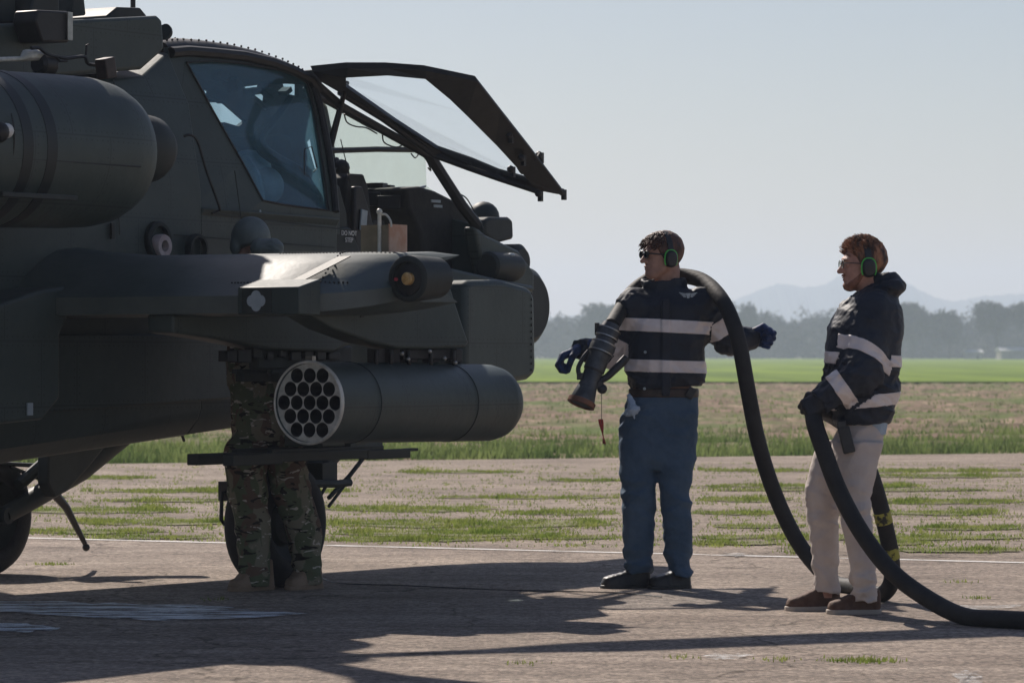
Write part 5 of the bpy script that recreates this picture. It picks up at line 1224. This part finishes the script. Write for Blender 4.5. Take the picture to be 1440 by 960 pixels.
# gloves
dL = np.array([-0.93,-0.10,-0.32]); f_, lo, hi = hand_fn(q(818,491,-0.02), dL, (0.2,-0.95,0.1), (0.0,0.0,-1), (0.7,0.9,0.7), 1.2, 0.9)
sdf('glove', f_, lo, hi, 0.004, 'gloveblue', m1.root)
dR = np.array([0.93,0.10,0.0]); f_, lo, hi = hand_fn(q(1056,474,0.11), dR, (-0.1,-0.35,0.9), (0,-1,-0.3), (1.3,1.4,1.0), 1.2, 1.0)
sdf('glove', f_, lo, hi, 0.004, 'gloveblue', m1.root)
shoe(m1, 'shoe', q(846,0,-0.03)[:2], q(914,0,0.055)[:2], 0.11, 1.15, 'shoeblack', 'shoeblack', 0.02)
shoe(m1, 'shoe', q(913,0,-0.11)[:2], q(969,0,0.02)[:2], 0.11, 1.15, 'shoeblack', 'shoeblack', 0.02)

# ---- the man on the right
m2 = Fig(18.05, 1195, 'bearded man in navy jacket and pale trousers, gripping the hose at his hip')
q = m2.q
A2 = frame_of((-0.99,-0.12,0.0), (0.02,0,1)); c2 = q(1213, 374, 0.0)
hf2 = head_fn(c2, A2, 0.98)
bo = sdf('body', lambda Q: smin(hf2(Q), cone(Q, q(1222,395,0.0), q(1230,420,0.0), 0.062, 0.068), 0.02), np.array(c2)-(0.17,0.17,0.22), np.array(c2)+(0.17,0.17,0.17), 0.0035, 'skin2', m2.root)
arN = [q(1224,438,-0.12), q(1207,522,-0.21), q(1153,561,-0.20)]
arF = [q(1218,438,0.14), q(1200,520,0.19), q(1160,556,0.04)]
core = sdf_mesh('core', lambda Q: smin(smin(pathd(Q, arN, [0.05,0.04,0.03]), zloft(Q, [m2.st(620,1185,1228,0.08),m2.st(600,1185,1232,0.09),m2.st(440,1190,1255,0.10),m2.st(410,1212,1240,0.05)]), 0.02), smin(pathd(Q,[q(1195,630,0.07),q(1162,700,0.10),q(1165,845,0.12)],[0.04,0.04,0.035]),pathd(Q,[q(1208,630,-0.07),q(1199,700,-0.10),q(1213,850,-0.12)],[0.05,0.04,0.035]),0.01), 0.02), (-0.4,-0.35,0.06), (0.4,0.3,1.5), 0.014)
merge(bo, core)
hr2 = sdf('hair', hairf(c2, A2, 0.98, 0.062, -0.03, 2, 0.009), *headbox(c2), 0.0035, 'hairginger', m2.root)
join_into(hr2, hair_clumps(m2, c2, A2, None, 700, ((-0.10,0.082),(-0.075,0.075),0.7,0.50), 0.026, 0.98, rad=0.0034), None)
def beardf(Q):
    q_ = ((Q-np.array(c2))@A2)/0.98
    d_ = smin(ell(q_, (0.060,0,-0.095), (0.036,0.038,0.028)), cone(q_, (0.05,0.040,-0.085), (0.0,0.066,-0.03), 0.022, 0.014), 0.02)
    d_ = smin(d_, cone(q_, (0.05,-0.040,-0.085), (0.0,-0.066,-0.03), 0.022, 0.014), 0.02)
    d_ = smin(d_, ell(q_, (0.092,0,-0.045), (0.011,0.024,0.006)), 0.006)
    d_ = smax(d_, -ell(q_, (0.10,0,-0.060), (0.03,0.024,0.009)), 0.004)
    return (d_-0.002*wr(q_,160,1))*0.98
sdf('beard', beardf, np.array(c2)-(0.14,0.12,0.16), np.array(c2)+(0.06,0.12,0.0), 0.003, 'beard', m2.root)
headset(m2, c2, A2, 0.98); glasses(m2, c2, A2, 0.98, False)
def jk2(Q):
    d_ = zloft(Q, [m2.st(598,1176,1250,0.16,0.0),m2.st(590,1170,1254,0.18,0.0),m2.st(560,1164,1264,0.20,0.0),m2.st(500,1160,1267,0.205,0.0),m2.st(460,1164,1270,0.205,0.0),m2.st(435,1178,1269,0.19,0.0),m2.st(420,1194,1262,0.15,0.0),m2.st(410,1204,1252,0.10,0.0)], 2.4)
    d_ = smin(d_, pathd(Q, arN, [0.105,0.088,0.060], 0.03), 0.03); d_ = smin(d_, pathd(Q, arF, [0.10,0.08,0.058], 0.03), 0.03)
    # collar standing round the neck, open at the throat, and the hood bundled behind it
    cl = cone(Q, q(1200,424,0.0), q(1240,398,0.0), 0.080, 0.088); cl = smax(cl, -cone(Q, q(1190,412,0.0), q(1232,380,0.0), 0.074, 0.078), 0.008)
    cl = smax(cl, (Q-np.array(q(1226,393)))@np.array([-0.50,0,0.86])-0.01, 0.008)
    d_ = smin(d_, cl, 0.02)
    hood = ell(Q, q(1248,404,0.0), (0.085,0.13,0.045)); hood = smin(hood, ell(Q, q(1257,401,0.0), (0.05,0.10,0.040)), 0.02); hood = smin(hood, cone(Q, q(1232,392,-0.05), q(1258,402,-0.09), 0.026,0.026), 0.02)
    hood = smin(hood, cone(Q, q(1232,392,0.05), q(1258,402,0.09), 0.026,0.026), 0.02)
    hood = hood-0.006*wr(Q, 60, 5); d_ = smin(d_, hood, 0.010)
    for b_, a_ in ((arN[2],arN[1]),(arF[2],arF[1])):
        u = np.array(b_)-np.array(a_); u = u/np.linalg.norm(u); e = (Q-np.array(b_))@u; near = np.sqrt(((Q-np.array(b_))**2).sum(1)) < 0.12
        d_ = np.where(near, np.maximum(d_, e-0.02), d_)
    hem = np.maximum(q(0,599)[2]-Q[:,2]+0.06*(Q[:,0]-0.0), -1); d_ = smax(d_, hem, 0.01)
    z_ = Q[:,2]; g = 0.7+0.8*np.exp(-((z_-1.12)/0.08)**2)+0.6*np.exp(-((z_-0.95)/0.08)**2)
    return d_-0.013*g*wr(Q, 28, 6, (1.0,0.8,0.85))-0.006*g*wr(Q, 72, 1, (0.8,0.8,1.1))
j2 = garment('jacket', jk2, (-0.32,-0.40,0.84), (0.32,0.34,1.60), 'navy', m2.root)
armsT = [([arN[0], arN[1], arN[2]], 0.118)]
z = lambda y: q(0, y)[2]
torso_band(m2, j2, armsT, z(512), z(496), 0.06); torso_band(m2, j2, armsT, z(574), z(557), -0.10)
arm_band(j2, arN[0], arN[1], 0.60, 0.80, 0.14, (-0.35,0,0), other=lambda co: co.y < -0.07)
arm_band(j2, arN[1], arN[2], 0.42, 0.70, 0.11, (0.10,0,0.1))
arm_band(j2, arF[0], arF[1], 0.60, 0.80, 0.14, (0,0,0), other=lambda co: co.y > 0.1)
mb = MB()
mb.tube([q(1170,470,-0.02),q(1182,440,-0.02),q(1200,418,-0.02),q(1208,408,-0.02)],0.006,6,True); mb.build('zip','metal',j2)
pel = [m2.st(592,1182,1240,0.13,0.0),m2.st(610,1176,1242,0.15,0.0),m2.st(630,1166,1240,0.16,0.0),m2.st(650,1160,1232,0.15,0.0),m2.st(668,1172,1222,0.12,0.0)]
legs = [[m2.st(836,1148,1183,0.085,0.12),m2.st(828,1146,1183,0.078,0.12),m2.st(780,1144,1183,0.078,0.12),m2.st(745,1140,1182,0.082,0.11),m2.st(700,1133,1182,0.088,0.10),m2.st(660,1140,1196,0.10,0.09),m2.st(620,1152,1215,0.11,0.08)],
        [m2.st(843,1197,1231,0.085,-0.12),m2.st(830,1195,1230,0.080,-0.12),m2.st(780,1190,1228,0.080,-0.12),m2.st(735,1180,1223,0.085,-0.11),m2.st(700,1172,1222,0.09,-0.10),m2.st(660,1172,1230,0.10,-0.09),m2.st(620,1174,1240,0.11,-0.08)]]
garment('trousers', trouser_fn(m2, pel, legs, 0.0070, 8), (-0.28,-0.28,0.03), (0.24,0.30,0.95), 'chino', m2.root)
sdf('shirt_hem', lambda Q: zloft(Q, [m2.st(611,1222,1245,0.10,0.0),m2.st(590,1200,1249,0.14,0.0)],2.2)-0.003*wr(Q,60,3), (-0.05,-0.22,0.80), (0.24,0.22,0.95), 0.006, 'lightcloth', m2.root)
shoe(m2, 'shoe', q(1107,0,0.09)[:2], q(1184,0,0.14)[:2], 0.125, 1.15, 'shoebrown', 'sole', 0.024)
shoe(m2, 'shoe', q(1160,0,-0.13)[:2], q(1235,0,-0.10)[:2], 0.125, 1.15, 'shoebrown', 'sole', 0.024)
mb = MB(); p_ = q(1185,617,-0.20); mb.box(p_,(0.028,0.018,0.062),Matrix.Rotation(R(-14),3,'Y')); mb.box(q(1178,596,-0.2),(0.02,0.016,0.02)); mb.build('belt_radio','plastic',m2.root,bevel=0.006)
# both gloved hands round the hose
f_, lo, hi = hand_fn(q(1156,560,-0.20), (-0.85,0.05,-0.45), (-0.2,0.35,0.9), (0.35,0.6,-0.7), (1.1,1.2,0.9), 1.12, 1.0)
sdf('glove', f_, lo, hi, 0.004, 'gloveblack', m2.root)
f_, lo, hi = hand_fn(q(1162,556,0.04), (-0.7,-0.3,-0.6), (-0.2,-0.35,0.9), (0.45,-0.3,-0.7), (1.1,1.2,0.9), 1.12, 1.0)
sdf('glove', f_, lo, hi, 0.004, 'gloveblack', m2.root)

# ---- the hose: nozzle, over the first man's shoulders, to the ground, up through the second man's hands and away
def WP(px, py, Y): return Vector(((px-720)*Y/FPX, Y, CAMH-(py-497)*Y/FPX))
def GP(px, Y): return Vector(((px-720)*Y/FPX, Y, 0.045))
hpts = [WP(860,458,19.68),WP(873,436,19.86),WP(888,413,20.0),WP(906,398,20.06),WP(925,389,20.06),(WP(960,388,20.06)),WP(990,396,19.95),WP(1014,420,19.76),WP(1030,452,19.66),WP(1041,490,19.62),WP(1052,550,19.62),WP(1066,620,19.66),WP(1088,690,19.72),WP(1118,755,19.74),WP(1150,798,19.70),GP(1178,19.60),GP(1210,19.30),
        WP(1236,836,18.85),WP(1252,822,18.72),WP(1254,790,18.66),WP(1246,745,18.60),WP(1232,690,18.55),WP(1216,645,18.50),WP(1196,605,18.40),WP(1172,585,18.25),WP(1148,577,18.02),WP(1145,592,17.84),WP(1158,632,17.78),WP(1180,690,17.74),WP(1214,752,17.66),WP(1256,805,17.56),WP(1306,842,17.40),WP(1356,866,17.2),GP(1410,17.0),GP(1470,16.9),GP(1560,16.95),GP(1700,17.1)]
root = empty('refuelling_hose', (0,0,0), label='thick black refuelling hose slung over the left man\'s shoulders and looping along the ground', cat='hose')
b0 = WP(860,458,19.66)
root.location = b0
def rel(p): return Vector(p)-b0
mb = MB(); mb.tube([rel(p) for p in hpts], 0.0405, 16, True); hs = mb.build('hose', 'hose', root)
sp = spline(hpts, 6)
for j in (6*19+2, 6*20+2):
    a_, b_ = rel(sp[j]), rel(sp[j+1]); u = (b_-a_).normalized()
    mb = MB(); mb.lathe(a_, a_+u, [(-0.03,0.0415),(-0.028,0.043),(0.028,0.043),(0.03,0.0415)], 18, cap=False); mb.build('yellow_tape_band','yellow',root)
# nozzle
nz0 = rel(WP(857,463,19.655)); nz1 = rel(WP(817,568,19.56)); u = (nz1-nz0).normalized(); LN = (nz1-nz0).length
mb = MB(); mb.lathe(nz0, nz1, [(-0.03,0.044),(0.0,0.052),(0.002,0.060),(0.050,0.060),(0.053,0.052),(0.075,0.052),(0.078,0.062),(0.10,0.066),(0.135,0.064),(0.14,0.058),(0.16,0.055),(0.23,0.055),(0.24,0.048),(0.30,0.046),(0.335,0.052),(LN-0.015,0.066),(LN,0.064)], 28); nozz = mb.build('nozzle','nozzle',root,sharp=30)
mb = MB(); mb.lathe(nz0, nz1, [(LN-0.022,0.066),(LN-0.02,0.073),(LN+0.004,0.073),(LN+0.006,0.058),(LN-0.01,0.05)], 28, cap=False); mb.build('nozzle_rim','nozzlerim',nozz)
mb = MB()
for t_ in (0.004, 0.046, 0.082, 0.13): mb.lathe(nz0, nz1, [(t_-0.004,0.058),(t_-0.003,0.0655 if t_ > 0.06 else 0.062),(t_+0.003,0.0655 if t_ > 0.06 else 0.062),(t_+0.004,0.058)], 28, cap=False)
mb.build_each('coupling_ring','metal',nozz)
def NP(t_, off, dy=0.0):      # beside the nozzle: off to the right in the photo
    s_ = Vector((-u.z,0,u.x)); s_ = s_ if s_.x > 0 else -s_; return nz0+u*t_+s_*off+Vector((0,dy,0))
mb = MB(); mb.tube([NP(0.27,0.045),NP(0.24,0.075),NP(0.19,0.10),NP(0.135,0.125),NP(0.105,0.135)],[0.018,0.018,0.020,0.022,0.020],10,True); mb.build('handle','plastic',nozz)
mb = MB(); mb.tube([NP(0.145,-0.06),NP(0.19,-0.075),NP(0.25,-0.08),NP(0.29,-0.055)],0.012,8,True)
mb.build('handle','plastic',nozz)
mb = MB(); mb.ball(NP(0.305,0.075),0.026,12,8); mb.box(NP(0.29,0.055),(0.02,0.02,0.02)); mb.box(NP(0.285,-0.055),(0.018,0.02,0.018)); mb.build_each('valve_lever','plastic',nozz,bevel=0.004)
mb = MB(); mb.box(NP(0.02,-0.062),(0.012,0.014,0.03)); mb.build('latch','black',nozz,bevel=0.003)
# a red streamer hanging from the nozzle
tagp = rel(WP(846,552,19.56)); mb = MB(); mb.tube([NP(0.30,0.085), tagp, rel(WP(846,590,19.56)),rel(WP(846,598,19.56))],0.0016,5); mb.build('tag_cord','black',root)
mb = MB(); rings = []
for i, y in enumerate(np.linspace(589,624,8)):
    c_ = rel(WP(844.5+i*0.75,y,19.56)); w_ = 0.014; a = 0.4+0.25*i; v = Vector((math.cos(a),math.sin(a),0))*w_*(0.9 if i in (0,7) else 1.1); t2 = Vector((-math.sin(a),math.cos(a),0))*0.0015
    rings.append([c_+v+t2,c_+v-t2,c_-v-t2,c_-v+t2])
mb.loft(rings); mb.build('red_streamer','redtag',root)

# ---- the soldier beside the right wheel, head above the wing
m3 = Fig(19.72, 380, 'soldier in camouflage trousers and tan boots, standing by the right wheel and leaning over the wing')
m3.root['label'] = 'soldier in camouflage trousers and tan boots standing at the right wheel under the wing'
q = m3.q
c3 = q(345, 340, 0.42); A3 = frame_of((-0.35,0.9,-0.25))
tor = [q(368,600,0.08), q(362,520,0.16), q(356,430,0.30), q(356,380,0.38)]
bo = sdf('body', head_fn(c3, A3, 0.95), np.array(c3)-(0.16,0.16,0.18), np.array(c3)+(0.16,0.16,0.17), 0.005, 'skin', m3.root)
core = sdf_mesh('core', lambda Q: smin(pathd(Q, [q(356,350,0.4),q(356,390,0.36),q(366,560,0.12),q(350,690,0.0),q(352,815,0.0)], [0.055,0.08,0.09,0.06,0.04]), pathd(Q, [q(380,600,0.1),q(408,690,0.10),q(428,812,0.12)], [0.08,0.06,0.04]), 0.02), (-0.4,-0.3,0.06), (0.4,0.7,1.8), 0.016); merge(bo, core)
def tr3(Q):
    d_ = pathd(Q, [q(344,640,0.02),q(348,690,0.0),q(356,740,0.0),q(358,818,0.0)], [0.112,0.098,0.088,0.080], 0.03)
    d_ = smin(d_, pathd(Q, [q(398,630,0.09),q(408,690,0.08),q(426,750,0.11),q(431,815,0.12)], [0.11,0.098,0.088,0.072], 0.03), 0.015)
    d_ = smin(d_, ell(Q, q(370,600,0.08), (0.17,0.13,0.16)), 0.04)
    g = 0.5+0.7*np.exp(-((Q[:,2]-0.12)/0.1)**2)+0.5*np.exp(-((Q[:,2]-0.5)/0.15)**2); d_ = d_-0.009*g*wr(Q, 30, 9, (0.8,0.8,1)); return np.maximum(d_, q(0,824)[2]+0.0-Q[:,2])
garment('trousers', tr3, (-0.40,-0.20,0.02), (0.40,0.34,1.0), 'camo', m3.root, 0.009)
def jk3(Q):
    d_ = pathd(Q, tor, [0.155,0.165,0.17,0.10], 0.04)
    d_ = smin(d_, pathd(Q, [q(325,415,0.36),q(300,430,0.48),q(318,400,0.62)], [0.09,0.07,0.05], 0.03), 0.03)
    d_ = smin(d_, pathd(Q, [q(392,415,0.36),q(410,430,0.48),q(392,392,0.60)], [0.09,0.07,0.05], 0.03), 0.03)
    return d_-0.009*wr(Q, 26, 11)
garment('smock', jk3, (-0.50,-0.2,0.75), (0.42,0.75,1.78), 'camo', m3.root, 0.011)
for tx, hx, dy in ((326,381,0.02),(405,447,0.13)):
    shoe(m3, 'boot', q(tx,0,dy-0.12)[:2], q(hx,0,dy+0.06)[:2], 0.17, 1.15, 'boot', 'boot', 0.025)
def hel(Q):
    q_ = ((Q-np.array(c3))@A3)/0.95
    d_ = ell(q_, (-0.005,0,0.035), (0.125,0.108,0.118)); d_ = smax(d_, -q_[:,2]-0.03, 0.01)
    for y in (-1,1): d_ = smin(d_, ell(q_, (-0.005,0.092*y,-0.012), (0.045,0.03,0.052)), 0.012)
    return d_*0.95
hl = sdf('helmet', hel, np.array(c3)-(0.17,0.17,0.14), np.array(c3)+(0.17,0.17,0.18), 0.005, 'helmet', m3.root)
# the padded shoulder cape beside the helmet
def pad(Q):
    d_ = cone(Q, q(362,348,0.26), q(381,347,0.24), 0.055, 0.050); d_ = smin(d_, cone(Q, q(382,346,0.24), q(390,366,0.24), 0.040,0.030), 0.01); return d_-0.004*wr(Q, 70, 3)
sdf('neck_guard', pad, q(335,395,0.05), q(415,315,0.42), 0.005, 'helmet', m3.root)

# thin cable lying on the runway
gx = [G(452,815),G(480,823),G(570,826),G(700,832),G(860,836),G(930,842)]
o = MB().tube([(x,y,0.012) for x, y in gx],0.003,6,True).build('cable','black',None); tag(o,'thin dark cable lying on the runway between the wheel and the left man','cable')
